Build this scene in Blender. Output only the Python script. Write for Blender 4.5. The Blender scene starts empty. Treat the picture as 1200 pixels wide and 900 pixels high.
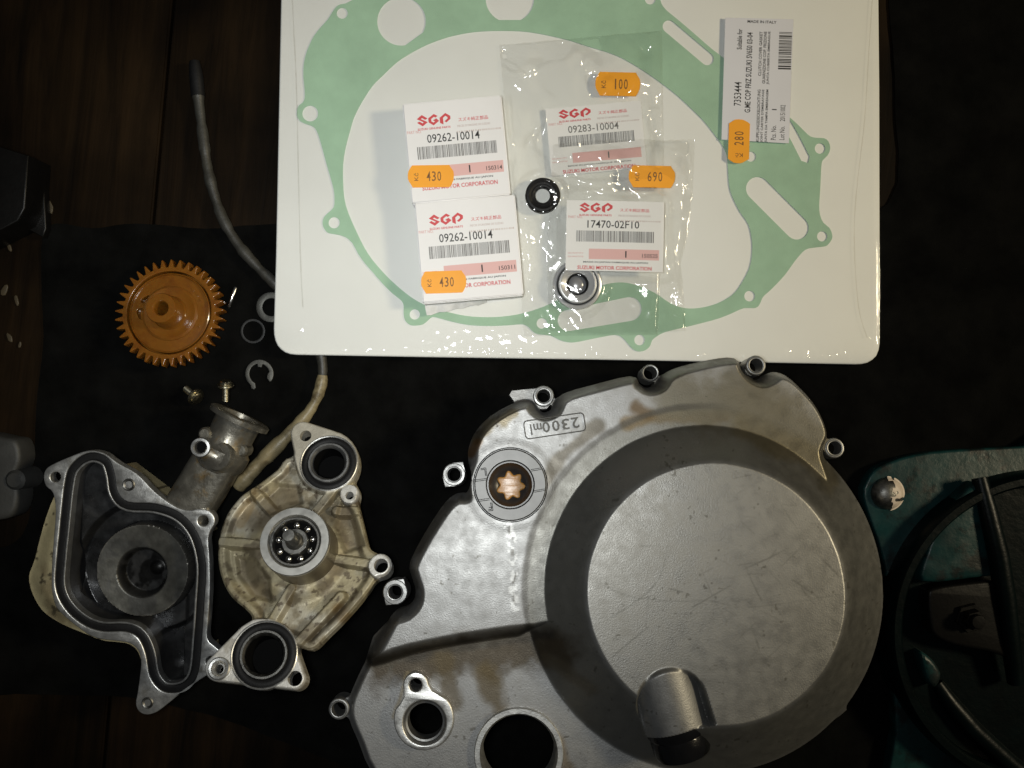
import bpy, bmesh, math, random
import numpy as np
from mathutils import Vector, Matrix

random.seed(7)
R = math.radians
scene = bpy.context.scene
COL = scene.collection

# ------------------------------------------------------------------ camera
CAMZ = 0.62                      # camera hangs straight above the bench
FPX = 1084.0                     # focal length in photo pixels (1200 wide)
cam = bpy.data.cameras.new('camera')
cam.sensor_width = 36.0
cam.lens = 36.0 * FPX / 1200.0
cam.clip_start = 0.01
cam.clip_end = 50.0
camo = bpy.data.objects.new('camera', cam)
camo.location = (0, 0, CAMZ)
COL.objects.link(camo)
scene.camera = camo

# ------------------------------------------------------------------ light
w = bpy.data.worlds.new('World'); scene.world = w; w.use_nodes = True
w.node_tree.nodes['Background'].inputs[0].default_value = (0.9, 0.95, 1.0, 1)
w.node_tree.nodes['Background'].inputs[1].default_value = 0.022

def lamp(name, loc, target, power, size, col, spread=None):
    l = bpy.data.lights.new(name, 'AREA'); l.shape = 'DISK'; l.size = size
    l.energy = power; l.color = col
    if spread: l.spread = R(spread)
    o = bpy.data.objects.new(name, l); COL.objects.link(o); o.location = loc
    o.rotation_euler = (Vector(target) - Vector(loc)).to_track_quat('-Z', 'Y').to_euler()
    return o
lamp('lamp_overhead', (-0.030, 0.010, 0.635), (-0.135, 0.075, 0.0), 0.72, 0.075, (0.975, 1.0, 0.985), 90)
lamp('lamp_side', (1.30, 0.20, 1.00), (-0.05, 0.0, 0.0), 12.5, 0.22, (1.0, 0.85, 0.57))

scene.view_settings.view_transform = 'Standard'
scene.view_settings.look = 'None'
scene.view_settings.exposure = 0.0
scene.view_settings.gamma = 1.0
scene.view_settings.use_curve_mapping = False
scene.cycles.caustics_reflective = False
scene.cycles.caustics_refractive = False
scene.cycles.transparent_max_bounces = 24

# ------------------------------------------------------------------ frames: photo pixel -> point on a plane
class Frame:
    def __init__(self, origin=(0, 0, 0), rot=None):
        self.o = Vector(origin); self.R = rot if rot else Matrix.Identity(3)
        self.M = Matrix.Translation(self.o) @ self.R.to_4x4()
    def uv(self, px, py, h=0.0):
        Rt = self.R.transposed()
        c = Rt @ (Vector((0, 0, CAMZ)) - self.o)
        d = Rt @ Vector(((px - 600) / FPX, -(py - 450) / FPX, -1))
        t = (h - c.z) / d.z
        p = c + d * t
        return (p.x, p.y)
    def pts(self, lst, h=0.0):
        return [self.uv(a, b, h) for a, b in lst]
    def scale(self, h=0.0):                       # metres per pixel at that height
        return (CAMZ - self.o.z - h) / FPX

# ------------------------------------------------------------------ materials
def nn(nt, typ, **kw):
    n = nt.nodes.new(typ)
    for k, v in kw.items():
        if k.startswith('i_'):
            n.inputs[k[2:].replace('_', ' ')].default_value = v
        else:
            setattr(n, k, v)
    return n

def c4(c): return (c[0], c[1], c[2], 1.0)

def mat(name, col, rough=0.5, metal=0.0, var=0.0, vscale=60, bump=0.0, bscale=300, rvar=0.0,
        coat=0.0, spec=0.5, col2=None, c2lo=0.5, c2hi=0.7, c2scale=40, attr=None, attr_rough=None, sss=0.0):
    m = bpy.data.materials.new(name); m.use_nodes = True
    nt = m.node_tree; b = nt.nodes['Principled BSDF']
    b.inputs['Base Color'].default_value = c4(col)
    b.inputs['Roughness'].default_value = rough
    b.inputs['Metallic'].default_value = metal
    b.inputs['Specular IOR Level'].default_value = spec
    b.inputs['Coat Weight'].default_value = coat
    b.inputs['Coat Roughness'].default_value = 0.12
    if sss:
        b.inputs['Subsurface Weight'].default_value = sss
        b.inputs['Subsurface Radius'].default_value = (0.004, 0.0018, 0.0006)
        b.inputs['Subsurface Scale'].default_value = 1.0
    tc = nn(nt, 'ShaderNodeTexCoord')
    src = None
    if attr:
        a = nn(nt, 'ShaderNodeAttribute', attribute_name=attr); src = a.outputs['Color']
    if col2 is not None:
        n = nn(nt, 'ShaderNodeTexNoise', i_Scale=c2scale, i_Detail=6.0, i_Roughness=0.65)
        nt.links.new(tc.outputs['Object'], n.inputs['Vector'])
        mr = nn(nt, 'ShaderNodeMapRange'); mr.inputs['From Min'].default_value = c2lo; mr.inputs['From Max'].default_value = c2hi
        nt.links.new(n.outputs['Fac'], mr.inputs['Value'])
        mx = nn(nt, 'ShaderNodeMix', data_type='RGBA'); mx.inputs['A'].default_value = c4(col); mx.inputs['B'].default_value = c4(col2)
        if src: nt.links.new(src, mx.inputs['A'])
        nt.links.new(mr.outputs['Result'], mx.inputs['Factor']); src = mx.outputs['Result']
    if var:
        n = nn(nt, 'ShaderNodeTexNoise', i_Scale=vscale, i_Detail=5.0, i_Roughness=0.6)
        nt.links.new(tc.outputs['Object'], n.inputs['Vector'])
        mr = nn(nt, 'ShaderNodeMapRange'); mr.inputs['From Min'].default_value = 0.3; mr.inputs['From Max'].default_value = 0.7
        mr.inputs['To Min'].default_value = 1 - var; mr.inputs['To Max'].default_value = 1 + var
        nt.links.new(n.outputs['Fac'], mr.inputs['Value'])
        vm = nn(nt, 'ShaderNodeVectorMath', operation='SCALE'); vm.inputs[0].default_value = col
        if src: nt.links.new(src, vm.inputs[0])
        nt.links.new(mr.outputs['Result'], vm.inputs['Scale']); src = vm.outputs['Vector']
    if src: nt.links.new(src, b.inputs['Base Color'])
    rs = None
    if attr_rough:
        a = nn(nt, 'ShaderNodeAttribute', attribute_name=attr_rough); rs = a.outputs['Fac']
        nt.links.new(rs, b.inputs['Roughness'])
    if rvar:
        n = nn(nt, 'ShaderNodeTexNoise', i_Scale=vscale * 1.7, i_Detail=4.0)
        nt.links.new(tc.outputs['Object'], n.inputs['Vector'])
        mr = nn(nt, 'ShaderNodeMapRange'); mr.inputs['From Min'].default_value = 0.3; mr.inputs['From Max'].default_value = 0.7
        mr.inputs['To Min'].default_value = -rvar; mr.inputs['To Max'].default_value = rvar
        nt.links.new(n.outputs['Fac'], mr.inputs['Value'])
        ad = nn(nt, 'ShaderNodeMath', operation='ADD', use_clamp=True); ad.inputs[0].default_value = rough
        if rs: nt.links.new(rs, ad.inputs[0])
        nt.links.new(mr.outputs['Result'], ad.inputs[1]); nt.links.new(ad.outputs[0], b.inputs['Roughness'])
    if bump:
        n = nn(nt, 'ShaderNodeTexNoise', i_Scale=bscale, i_Detail=4.0, i_Roughness=0.6)
        nt.links.new(tc.outputs['Object'], n.inputs['Vector'])
        bp = nn(nt, 'ShaderNodeBump'); bp.inputs['Strength'].default_value = bump; bp.inputs['Distance'].default_value = 0.0006
        nt.links.new(n.outputs['Fac'], bp.inputs['Height']); nt.links.new(bp.outputs['Normal'], b.inputs['Normal'])
    return m

def film_mat(name, tint, rough, refl, bump=0.0, bscale=200, cap=0.08):
    m = bpy.data.materials.new(name); m.use_nodes = True; nt = m.node_tree
    for n in list(nt.nodes): nt.nodes.remove(n)
    out = nn(nt, 'ShaderNodeOutputMaterial'); tr = nn(nt, 'ShaderNodeBsdfTransparent'); tr.inputs[0].default_value = c4(tint)
    gl = nn(nt, 'ShaderNodeBsdfGlossy'); gl.inputs['Roughness'].default_value = rough; gl.inputs['Color'].default_value = (1, 1, 1, 1)
    fr = nn(nt, 'ShaderNodeFresnel'); fr.inputs['IOR'].default_value = refl
    mx = nn(nt, 'ShaderNodeMixShader')
    mn = nn(nt, 'ShaderNodeMath', operation='MINIMUM'); mn.inputs[1].default_value = cap
    nt.links.new(fr.outputs[0], mn.inputs[0]); nt.links.new(mn.outputs[0], mx.inputs[0]); nt.links.new(tr.outputs[0], mx.inputs[1]); nt.links.new(gl.outputs[0], mx.inputs[2])
    nt.links.new(mx.outputs[0], out.inputs['Surface'])
    if bump:
        tc = nn(nt, 'ShaderNodeTexCoord'); n = nn(nt, 'ShaderNodeTexNoise', i_Scale=bscale, i_Detail=3.0)
        nt.links.new(tc.outputs['Object'], n.inputs['Vector'])
        bp = nn(nt, 'ShaderNodeBump'); bp.inputs['Strength'].default_value = bump; bp.inputs['Distance'].default_value = 0.001
        nt.links.new(n.outputs['Fac'], bp.inputs['Height'])
        nt.links.new(bp.outputs['Normal'], gl.inputs['Normal']); nt.links.new(bp.outputs['Normal'], fr.inputs['Normal'])
    return m

def wood_mat():
    m = bpy.data.materials.new('oily_dark_wood'); m.use_nodes = True; nt = m.node_tree; b = nt.nodes['Principled BSDF']
    tc = nn(nt, 'ShaderNodeTexCoord'); oi = nn(nt, 'ShaderNodeObjectInfo')
    mp = nn(nt, 'ShaderNodeMapping'); mp.inputs['Scale'].default_value = (60, 5, 20)
    ad = nn(nt, 'ShaderNodeVectorMath', operation='ADD'); nt.links.new(tc.outputs['Object'], ad.inputs[0])
    sc = nn(nt, 'ShaderNodeVectorMath', operation='SCALE'); sc.inputs[0].default_value = (3, 7, 2); nt.links.new(oi.outputs['Random'], sc.inputs['Scale'])
    nt.links.new(sc.outputs['Vector'], ad.inputs[1]); nt.links.new(ad.outputs['Vector'], mp.inputs['Vector'])
    g = nn(nt, 'ShaderNodeTexNoise', i_Scale=1.0, i_Detail=7.0, i_Roughness=0.65, i_Distortion=0.6); nt.links.new(mp.outputs['Vector'], g.inputs['Vector'])
    cr = nn(nt, 'ShaderNodeValToRGB')
    cr.color_ramp.elements[0].position = 0.3; cr.color_ramp.elements[0].color = (0.0026, 0.0017, 0.0009, 1)
    cr.color_ramp.elements[1].position = 0.75; cr.color_ramp.elements[1].color = (0.0150, 0.0085, 0.0036, 1)
    nt.links.new(g.outputs['Fac'], cr.inputs['Fac'])
    n2 = nn(nt, 'ShaderNodeTexNoise', i_Scale=9.0, i_Detail=5.0); nt.links.new(ad.outputs['Vector'], n2.inputs['Vector'])
    mr = nn(nt, 'ShaderNodeMapRange'); mr.inputs['From Min'].default_value = 0.35; mr.inputs['From Max'].default_value = 0.68
    mr.inputs['To Min'].default_value = 0.35; mr.inputs['To Max'].default_value = 1.5
    nt.links.new(n2.outputs['Fac'], mr.inputs['Value'])
    vm = nn(nt, 'ShaderNodeVectorMath', operation='SCALE'); nt.links.new(cr.outputs['Color'], vm.inputs[0]); nt.links.new(mr.outputs['Result'], vm.inputs['Scale'])
    nt.links.new(vm.outputs['Vector'], b.inputs['Base Color'])
    b.inputs['Roughness'].default_value = 0.62; b.inputs['Specular IOR Level'].default_value = 0.06
    bp = nn(nt, 'ShaderNodeBump'); bp.inputs['Strength'].default_value = 0.5; bp.inputs['Distance'].default_value = 0.001
    nt.links.new(g.outputs['Fac'], bp.inputs['Height']); nt.links.new(bp.outputs['Normal'], b.inputs['Normal'])
    return m

M = {}
M['wood'] = wood_mat()
M['mat'] = mat('black_cloth', (0.0034, 0.0034, 0.0032), 0.95, 0, var=0.5, vscale=35, bump=0.5, bscale=900, spec=0.03)
M['card'] = mat('white_card', (0.762, 0.768, 0.738), 0.55, var=0.035, vscale=14)
M['gasket'] = mat('green_gasket', (0.345, 0.525, 0.375), 0.7, var=0.09, vscale=40, bump=0.3, bscale=1800, rvar=0.1)
M['shrink'] = film_mat('shrink_film', (0.99, 0.99, 0.985), 0.06, 1.34, bump=0.0)
M['bag'] = film_mat('clear_bag', (0.988, 0.988, 0.984), 0.085, 1.40, bump=0.06, bscale=120, cap=0.16)
M['seam'] = film_mat('film_crease_tint', (0.90, 0.895, 0.885), 0.1, 1.3)  # grey tint that stands in for reflections along the film's creases
M['bagback'] = film_mat('clear_bag_back', (0.985, 0.985, 0.982), 0.2, 1.08, cap=0.03)
M['paper'] = mat('label_paper', (0.78, 0.77, 0.75), 0.6, var=0.015, vscale=60)
M['carton'] = mat('carton', (0.775, 0.765, 0.765), 0.5, var=0.02, vscale=50, bump=0.08, bscale=500)
M['stick'] = mat('label_vinyl', (0.66, 0.66, 0.70), 0.5, var=0.015, vscale=50)
M['ink'] = mat('black_ink', (0.025, 0.025, 0.025), 0.6)
M['inkgrey'] = mat('grey_ink', (0.17, 0.165, 0.155), 0.6)
M['red'] = mat('red_ink', (0.60, 0.07, 0.08), 0.6)
M['redpale'] = mat('pale_red_ink', (0.66, 0.36, 0.34), 0.6)
M['greypale'] = mat('pale_brown_ink', (0.58, 0.49, 0.46), 0.6)
M['pink'] = mat('pink_ink', (0.72, 0.44, 0.42), 0.6)
M['orange'] = mat('orange_sticker', (0.88, 0.36, 0.012), 0.55, var=0.03, vscale=60)
M['ochre_ink'] = mat('worn_ink', (0.20, 0.09, 0.02), 0.6)
M['rubber'] = mat('black_rubber', (0.006, 0.006, 0.0065), 0.55, var=0.3, vscale=100, bump=0.2, bscale=600, spec=0.25)
M['steel'] = mat('bright_steel', (0.62, 0.61, 0.59), 0.24, 1.0, var=0.08, vscale=120, rvar=0.06)
M['steeldull'] = mat('dull_steel', (0.19, 0.187, 0.175), 0.45, 1.0, var=0.25, vscale=160, rvar=0.1, bump=0.2, bscale=700)
M['sealmetal'] = mat('satin_seal_steel', (0.62, 0.62, 0.62), 0.34, 0.55, var=0.05, vscale=120)
M['bearingsteel'] = mat('ground_bearing_steel', (0.70, 0.69, 0.645), 0.38, 0.95, var=0.05, vscale=120, rvar=0.04)
M['sightring'] = mat('satin_sight_ring', (0.17, 0.17, 0.168), 0.5, 0.8, var=0.08, vscale=120)
M['washersteel'] = mat('tarnished_washer_steel', (0.085, 0.084, 0.076), 0.55, 0.8, var=0.25, vscale=160, bump=0.2, bscale=700)
M['zinc'] = mat('zinc_plated', (0.62, 0.57, 0.42), 0.25, 1.0, var=0.1, vscale=200)
M['machined'] = mat('machined_alloy', (0.60, 0.60, 0.585), 0.38, 0.9, var=0.12, vscale=140, rvar=0.08, bump=0.15, bscale=900,
                    col2=(0.30, 0.28, 0.23), c2lo=0.56, c2hi=0.78, c2scale=110)
M['machcap'] = mat('machined_grey', (0.26, 0.26, 0.255), 0.42, 0.85, var=0.12, vscale=160, rvar=0.08, bump=0.12, bscale=700)
M['cast'] = mat('cast_alloy', (0.5, 0.5, 0.48), 0.36, 0.80, var=0.03, vscale=90, rvar=0.06, bump=0.22, bscale=1100, attr='tint', attr_rough='rgh')
M['castdirty'] = mat('stained_casting', (0.5, 0.45, 0.3), 0.5, 0.35, var=0.12, vscale=120, rvar=0.08, bump=0.35, bscale=420, attr='tint', attr_rough='rgh')
M['castinner'] = mat('oily_cavity', (0.12, 0.12, 0.12), 0.3, 0.8, var=0.25, vscale=90, rvar=0.1, bump=0.2, bscale=350, attr='tint', attr_rough='rgh')
M['yellowed'] = mat('yellowed_casting', (0.36, 0.295, 0.145), 0.6, 0.15, var=0.18, vscale=60, bump=0.4, bscale=350, col2=(0.20, 0.155, 0.08), c2lo=0.55, c2hi=0.75, c2scale=70)
M['elbow'] = mat('grimy_alloy', (0.17, 0.16, 0.135), 0.36, 0.75, var=0.3, vscale=90, rvar=0.12, bump=0.35, bscale=350, col2=(0.16, 0.11, 0.05), c2lo=0.55, c2hi=0.68, c2scale=80)
M['grimerubber'] = mat('grimy_grey_rubber', (0.0045, 0.0045, 0.004), 0.6, 0.0, var=0.3, vscale=120, bump=0.3)
M['gear'] = mat('amber_nylon', (0.175, 0.066, 0.0075), 0.24, 0, var=0.12, vscale=70, bump=0.25, bscale=160, sss=0.25, coat=0.5, col2=(0.12, 0.040, 0.006), c2lo=0.5, c2hi=0.72, c2scale=75)
M['amber'] = mat('amber_window', (0.36, 0.175, 0.040), 0.3, 0, var=0.25, vscale=170, bump=0.2, bscale=200)
M['blackplastic'] = mat('dark_plastic', (0.02, 0.017, 0.016), 0.35)
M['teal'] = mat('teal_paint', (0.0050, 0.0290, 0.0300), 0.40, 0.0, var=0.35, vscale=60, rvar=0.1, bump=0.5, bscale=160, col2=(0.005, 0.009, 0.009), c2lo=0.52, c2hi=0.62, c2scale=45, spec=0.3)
M['tealdark'] = mat('shaded_teal_paint', (0.0007, 0.0030, 0.0032), 0.36, 0.0, var=0.4, vscale=60, bump=0.5, bscale=160, spec=0.15)  # same teal paint made far darker, with shade put into the colour
M['darksteel'] = mat('dark_steel', (0.003, 0.0028, 0.0026), 0.40, 0.0, spec=0.2, var=0.3, vscale=60, bump=0.3, bscale=200)
M['greycast'] = mat('pale_grey_casting', (0.032, 0.032, 0.030), 0.6, 0.2, var=0.2, vscale=60, bump=0.3, bscale=300)
M['creampaint'] = mat('flaking_cream_paint', (0.62, 0.53, 0.44), 0.6, var=0.15, vscale=200, bump=0.3)
M['hosegrey'] = mat('grimy_hose', (0.032, 0.031, 0.026), 0.5, 0, var=0.35, vscale=70, bump=0.4, bscale=300, col2=(0.03, 0.028, 0.022), c2lo=0.44, c2hi=0.56, c2scale=60)
M['hoseyellow'] = mat('yellowed_hose', (0.19, 0.155, 0.085), 0.45, 0, var=0.3, vscale=70, bump=0.4, bscale=300, col2=(0.08, 0.06, 0.03), c2lo=0.52, c2hi=0.66, c2scale=80)
M['chip'] = mat('pale_chip', (0.05, 0.038, 0.020), 0.5, 0, var=0.2)
M['void'] = mat('bore_shade_black', (0.004, 0.004, 0.004), 0.8, 0.0, spec=0.05)  # near-black stand-in for shade inside bores; also blackens joints and level marks
M['ceramic'] = mat('grey_carbon', (0.28, 0.28, 0.29), 0.25, 0.3)

# ------------------------------------------------------------------ object helpers
def tag(o, label=None, cat=None, group=None, kind=None):
    if label: o['label'] = label
    if cat: o['category'] = cat
    if group: o['group'] = group
    if kind: o['kind'] = kind
    return o

def thing(name, frame, label, cat, group=None):
    o = bpy.data.objects.new(name, None); COL.objects.link(o)
    o.empty_display_size = 0.02
    o.matrix_world = frame.M
    return tag(o, label, cat, group)

def obj(name, me, m, parent=None, frame=None, loc=None, rot=None):
    o = bpy.data.objects.new(name, me); COL.objects.link(o)
    if m and len(me.materials) == 0: me.materials.append(m)
    if parent: o.parent = parent
    if frame: o.matrix_world = frame.M
    if loc is not None or rot is not None:
        mt = Matrix.Translation(Vector(loc or (0, 0, 0)))
        if rot is not None: mt = mt @ rot.to_4x4()
        o.matrix_local = mt
    return o

def finish(me, angle=35):
    me.validate(); me.update()
    me.shade_smooth()
    me.set_sharp_from_angle(angle=R(angle))
    return me

def from_py(name, v, f, angle=35):
    me = bpy.data.meshes.new(name); me.from_pydata([tuple(map(float, p)) for p in v], [], f)
    return finish(me, angle)

def lathe(name, prof, segs=64, closed=False, angle=35):
    """revolve (r,z) profile about z"""
    v = []; f = []; n = len(prof)
    for i in range(segs):
        a = 2 * math.pi * i / segs; c, s = math.cos(a), math.sin(a)
        v += [(r * c, r * s, z) for r, z in prof]
    for i in range(segs):
        j = (i + 1) % segs
        for k in range(n if closed else n - 1):
            l = (k + 1) % n
            f.append((i * n + k, j * n + k, j * n + l, i * n + l))
    me = bpy.data.meshes.new(name); me.from_pydata(v, [], f)
    bm = bmesh.new(); bm.from_mesh(me)
    bmesh.ops.remove_doubles(bm, verts=bm.verts, dist=1e-7)
    bmesh.ops.recalc_face_normals(bm, faces=bm.faces)
    bm.to_mesh(me); bm.free()
    return finish(me, angle)

def ringprof(r0, r1, z0, z1, b=0.0005):
    return [(r0, z0), (r1, z0), (r1, z1 - b), (r1 - b * .3, z1 - b * .3), (r1 - b, z1), (r0 + b, z1), (r0 + b * .3, z1 - b * .3), (r0, z1 - b)]

def ring(name, r0, r1, z0, z1, b=0.0005, segs=64):
    return lathe(name, ringprof(r0, r1, z0, z1, b), segs, True)

def smooth(pts, n=4, closed=True):
    p = [np.array(q, float) for q in pts]; out = []; N = len(p)
    rng = range(N) if closed else range(N - 1)
    for i in rng:
        p0 = p[(i - 1) % N] if closed or i > 0 else p[i]; p1 = p[i]; p2 = p[(i + 1) % N]
        p3 = p[(i + 2) % N] if closed or i + 2 < N else p2
        for k in range(n):
            t = k / n
            out.append(tuple(0.5 * ((2 * p1) + (-p0 + p2) * t + (2 * p0 - 5 * p1 + 4 * p2 - p3) * t * t + (-p0 + 3 * p1 - 3 * p2 + p3) * t ** 3)))
    if not closed: out.append(tuple(p[-1]))
    return out

def tube(name, path, rad, segs=14, cap=True, angle=50):
    P = [Vector(p) for p in path]; n = len(P)
    rad = rad if hasattr(rad, '__len__') else [rad] * n
    v = []; f = []; prev = None
    for i in range(n):
        t = (P[min(i + 1, n - 1)] - P[max(i - 1, 0)]).normalized()
        if prev is None:
            u = t.cross(Vector((0, 0, 1)));  u = u if u.length > 1e-4 else t.cross(Vector((1, 0, 0)))
        else:
            u = prev - t * prev.dot(t)
        u.normalize(); prev = u; q = t.cross(u)
        for k in range(segs):
            a = 2 * math.pi * k / segs
            v.append(P[i] + (u * math.cos(a) + q * math.sin(a)) * rad[i])
    for i in range(n - 1):
        for k in range(segs):
            l = (k + 1) % segs
            f.append((i * segs + k, i * segs + l, (i + 1) * segs + l, (i + 1) * segs + k))
    if cap:
        f.append(tuple(range(segs - 1, -1, -1))); f.append(tuple((n - 1) * segs + k for k in range(segs)))
    return from_py(name, v, f, angle)

def axis_rot(d):
    return Vector((0, 0, 1)).rotation_difference(Vector(d)).to_matrix()

def circle(cx, cy, r, n=32, ph=0):
    return [(cx + r * math.cos(2 * math.pi * k / n + ph), cy + r * math.sin(2 * math.pi * k / n + ph)) for k in range(n)]

def stadium(a, b, ra, rb=None, n=10):
    rb = rb or ra; an = math.atan2(b[1] - a[1], b[0] - a[0])
    o = [(b[0] + rb * math.cos(an - math.pi / 2 + math.pi * k / n), b[1] + rb * math.sin(an - math.pi / 2 + math.pi * k / n)) for k in range(n + 1)]
    o += [(a[0] + ra * math.cos(an + math.pi / 2 + math.pi * k / n), a[1] + ra * math.sin(an + math.pi / 2 + math.pi * k / n)) for k in range(n + 1)]
    return o

def hull(pts):
    pts = sorted(set(pts))
    def half(ps):
        h = []
        for p in ps:
            while len(h) > 1 and (h[-1][0] - h[-2][0]) * (p[1] - h[-2][1]) - (h[-1][1] - h[-2][1]) * (p[0] - h[-2][0]) <= 0: h.pop()
            h.append(p)
        return h
    a = half(pts); b = half(pts[::-1])
    return a[:-1] + b[:-1]

# ---- flat shapes with holes and lettering go through curves, converted in one go at the end
PEND = []
def flat(name, loops, z0, z1, m, parent=None, bevel=0.0, frame=None, res=2):
    cu = bpy.data.curves.new(name, 'CURVE'); cu.dimensions = '2D'; cu.fill_mode = 'BOTH'
    for lp in loops:
        s = cu.splines.new('POLY'); s.points.add(len(lp) - 1)
        for i, (x, y) in enumerate(lp): s.points[i].co = (x, y, 0, 1)
        s.use_cyclic_u = True
    cu.extrude = max((z1 - z0) / 2 - bevel, 0); cu.bevel_depth = bevel; cu.bevel_resolution = res; cu.offset = -bevel
    t = bpy.data.objects.new('tmp', cu); COL.objects.link(t)
    o = obj(name, bpy.data.meshes.new(name), m, parent, frame)
    PEND.append(('flat', t, o, (z0 + z1) / 2))
    return o

TXT = {}
def text_src(s):
    if s not in TXT:
        cu = bpy.data.curves.new('t', 'FONT'); bold = s.endswith('#b'); cu.body = s[:-2] if bold else s; cu.resolution_u = 2
        cu.offset = 0.014 if bold else (0.018 if len(s) > 11 else 0.005)
        t = bpy.data.objects.new('tmp', cu); COL.objects.link(t); TXT[s] = t
    return TXT[s]

class Print:
    """collects flat print of one colour; build() -> one mesh part"""
    def __init__(self, m, z, warp=None):
        self.m = m; self.z = z; self.items = []; self.polys = []; self.warp = warp
    def text(self, s, x0, x1, y0, y1, ang=0.0):
        text_src(s); self.items.append((s, x0, x1, y0, y1, ang))
    def poly(self, pts): self.polys.append(pts)
    def rect(self, x0, x1, y0, y1): self.polys.append([(x0, y0), (x1, y0), (x1, y1), (x0, y1)])
    def build(self, name, parent, frame=None, thick=0.0):
        o = obj(name, bpy.data.meshes.new(name), self.m, parent, frame)
        PEND.append(('print', self, o, thick)); return o

def flush():
    dg = bpy.context.evaluated_depsgraph_get()
    src = {}
    for s, t in TXT.items():
        me = bpy.data.meshes.new_from_object(t.evaluated_get(dg))
        co = np.array([v.co[:2] for v in me.vertices]) if len(me.vertices) else np.zeros((1, 2))
        src[s] = (co, [tuple(p.vertices) for p in me.polygons]); bpy.data.meshes.remove(me)
    for kind, a, o, ex in PEND:
        if kind == 'flat':
            me = bpy.data.meshes.new_from_object(a.evaluated_get(dg))
            bm = bmesh.new(); bm.from_mesh(me)
            bmesh.ops.remove_doubles(bm, verts=bm.verts, dist=2e-6)
            bmesh.ops.translate(bm, verts=bm.verts, vec=(0, 0, ex))
            bmesh.ops.recalc_face_normals(bm, faces=bm.faces)
            bm.to_mesh(me); bm.free()
        else:
            V = []; F = []
            for s, x0, x1, y0, y1, ang in a.items:
                co, fs = src[s]; lo = co.min(0); hi = co.max(0); sp = np.maximum(hi - lo, 1e-6)
                cx, cy = (x0 + x1) / 2, (y0 + y1) / 2
                q = (co - (lo + hi) / 2) / sp * np.array([x1 - x0, y1 - y0])
                c, sn = math.cos(ang), math.sin(ang)
                b = len(V)
                V += [(cx + c * x - sn * y, cy + sn * x + c * y) for x, y in q]
                F += [tuple(i + b for i in f) for f in fs]
            for p in a.polys:
                b = len(V); V += list(p); F.append(tuple(range(b, b + len(p))))
            z = a.z
            V3 = [(x, y, (z(x, y) if callable(z) else z)) for x, y in V]
            me = bpy.data.meshes.new(o.name); me.from_pydata(V3, [], F)
            bm = bmesh.new(); bm.from_mesh(me)
            for f in bm.faces: 
                if f.normal.z < 0: f.normal_flip()
            bmesh.ops.triangulate(bm, faces=bm.faces[:])
            if ex:
                g = bmesh.ops.extrude_face_region(bm, geom=bm.faces[:])
                bmesh.ops.translate(bm, verts=[e for e in g['geom'] if isinstance(e, bmesh.types.BMVert)], vec=(0, 0, ex))
                bmesh.ops.recalc_face_normals(bm, faces=bm.faces)
            bm.to_mesh(me); bm.free()
        m = o.data.materials[0]; old = o.data; nm = old.name
        o.data = me; bpy.data.meshes.remove(old); me.name = nm
        me.materials.clear(); me.materials.append(m)
        finish(me, 35)
    for t in list(TXT.values()) + [p[1] for p in PEND if p[0] == 'flat']:
        cu = t.data; bpy.data.objects.remove(t); bpy.data.curves.remove(cu)

# ---- numpy height fields
def vnoise(x, y, s, seed=0, octs=4, rough=0.55):
    out = np.zeros_like(x); amp = 1; tot = 0
    for k in range(octs):
        rg = np.random.RandomState(seed + 17 * k); L = rg.rand(64, 64)
        fx = x * s * 2 ** k + 13.7 * k; fy = y * s * 2 ** k + 5.1 * k
        ix = np.floor(fx).astype(int); iy = np.floor(fy).astype(int); tx = fx - ix; ty = fy - iy
        tx = tx * tx * (3 - 2 * tx); ty = ty * ty * (3 - 2 * ty)
        g = lambda i, j: L[i % 64, j % 64]
        out += amp * ((g(ix, iy) * (1 - tx) + g(ix + 1, iy) * tx) * (1 - ty) + (g(ix, iy + 1) * (1 - tx) + g(ix + 1, iy + 1) * tx) * ty)
        tot += amp; amp *= rough
    return out / tot

def sd_poly(x, y, poly):
    d = np.full(x.shape, 1e9); inside = np.zeros(x.shape, bool); n = len(poly)
    for i in range(n):
        ax, ay = poly[i]; bx, by = poly[(i + 1) % n]
        ex, ey = bx - ax, by - ay; L = ex * ex + ey * ey + 1e-18
        t = np.clip(((x - ax) * ex + (y - ay) * ey) / L, 0, 1)
        d = np.minimum(d, (x - ax - t * ex) ** 2 + (y - ay - t * ey) ** 2)
        c = ((ay > y) != (by > y))
        with np.errstate(divide='ignore', invalid='ignore'):
            xi = ax + (y - ay) * ex / (ey if abs(ey) > 1e-15 else 1e-15)
        inside ^= c & (x < xi)
    d = np.sqrt(d)
    return np.where(inside, -d, d)
def sd_line(x, y, pl):
    d = np.full(x.shape, 1e9)
    for (ax, ay), (bx, by) in zip(pl[:-1], pl[1:]):
        ex, ey = bx - ax, by - ay; L = ex * ex + ey * ey + 1e-18
        t = np.clip(((x - ax) * ex + (y - ay) * ey) / L, 0, 1)
        d = np.minimum(d, (x - ax - t * ex) ** 2 + (y - ay - t * ey) ** 2)
    return np.sqrt(d)
def sd_c(x, y, c, r): return np.hypot(x - c[0], y - c[1]) - r
def ss(a, b, x):
    t = np.clip((x - a) / (b - a), 0, 1); return t * t * (3 - 2 * t)
def smax(a, b, k):
    h = np.clip(0.5 + 0.5 * (a - b) / k, 0, 1); return b + (a - b) * h + k * h * (1 - h)
def smin(a, b, k): return -smax(-a, -b, k)
def lerp3(a, b, t): return a * (1 - t[..., None]) + np.array(b) * t[..., None]

def grid(b, cell):
    xs = np.arange(b[0], b[1] + cell, cell); ys = np.arange(b[2], b[3] + cell, cell)
    return np.meshgrid(xs, ys, indexing='ij')

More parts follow.
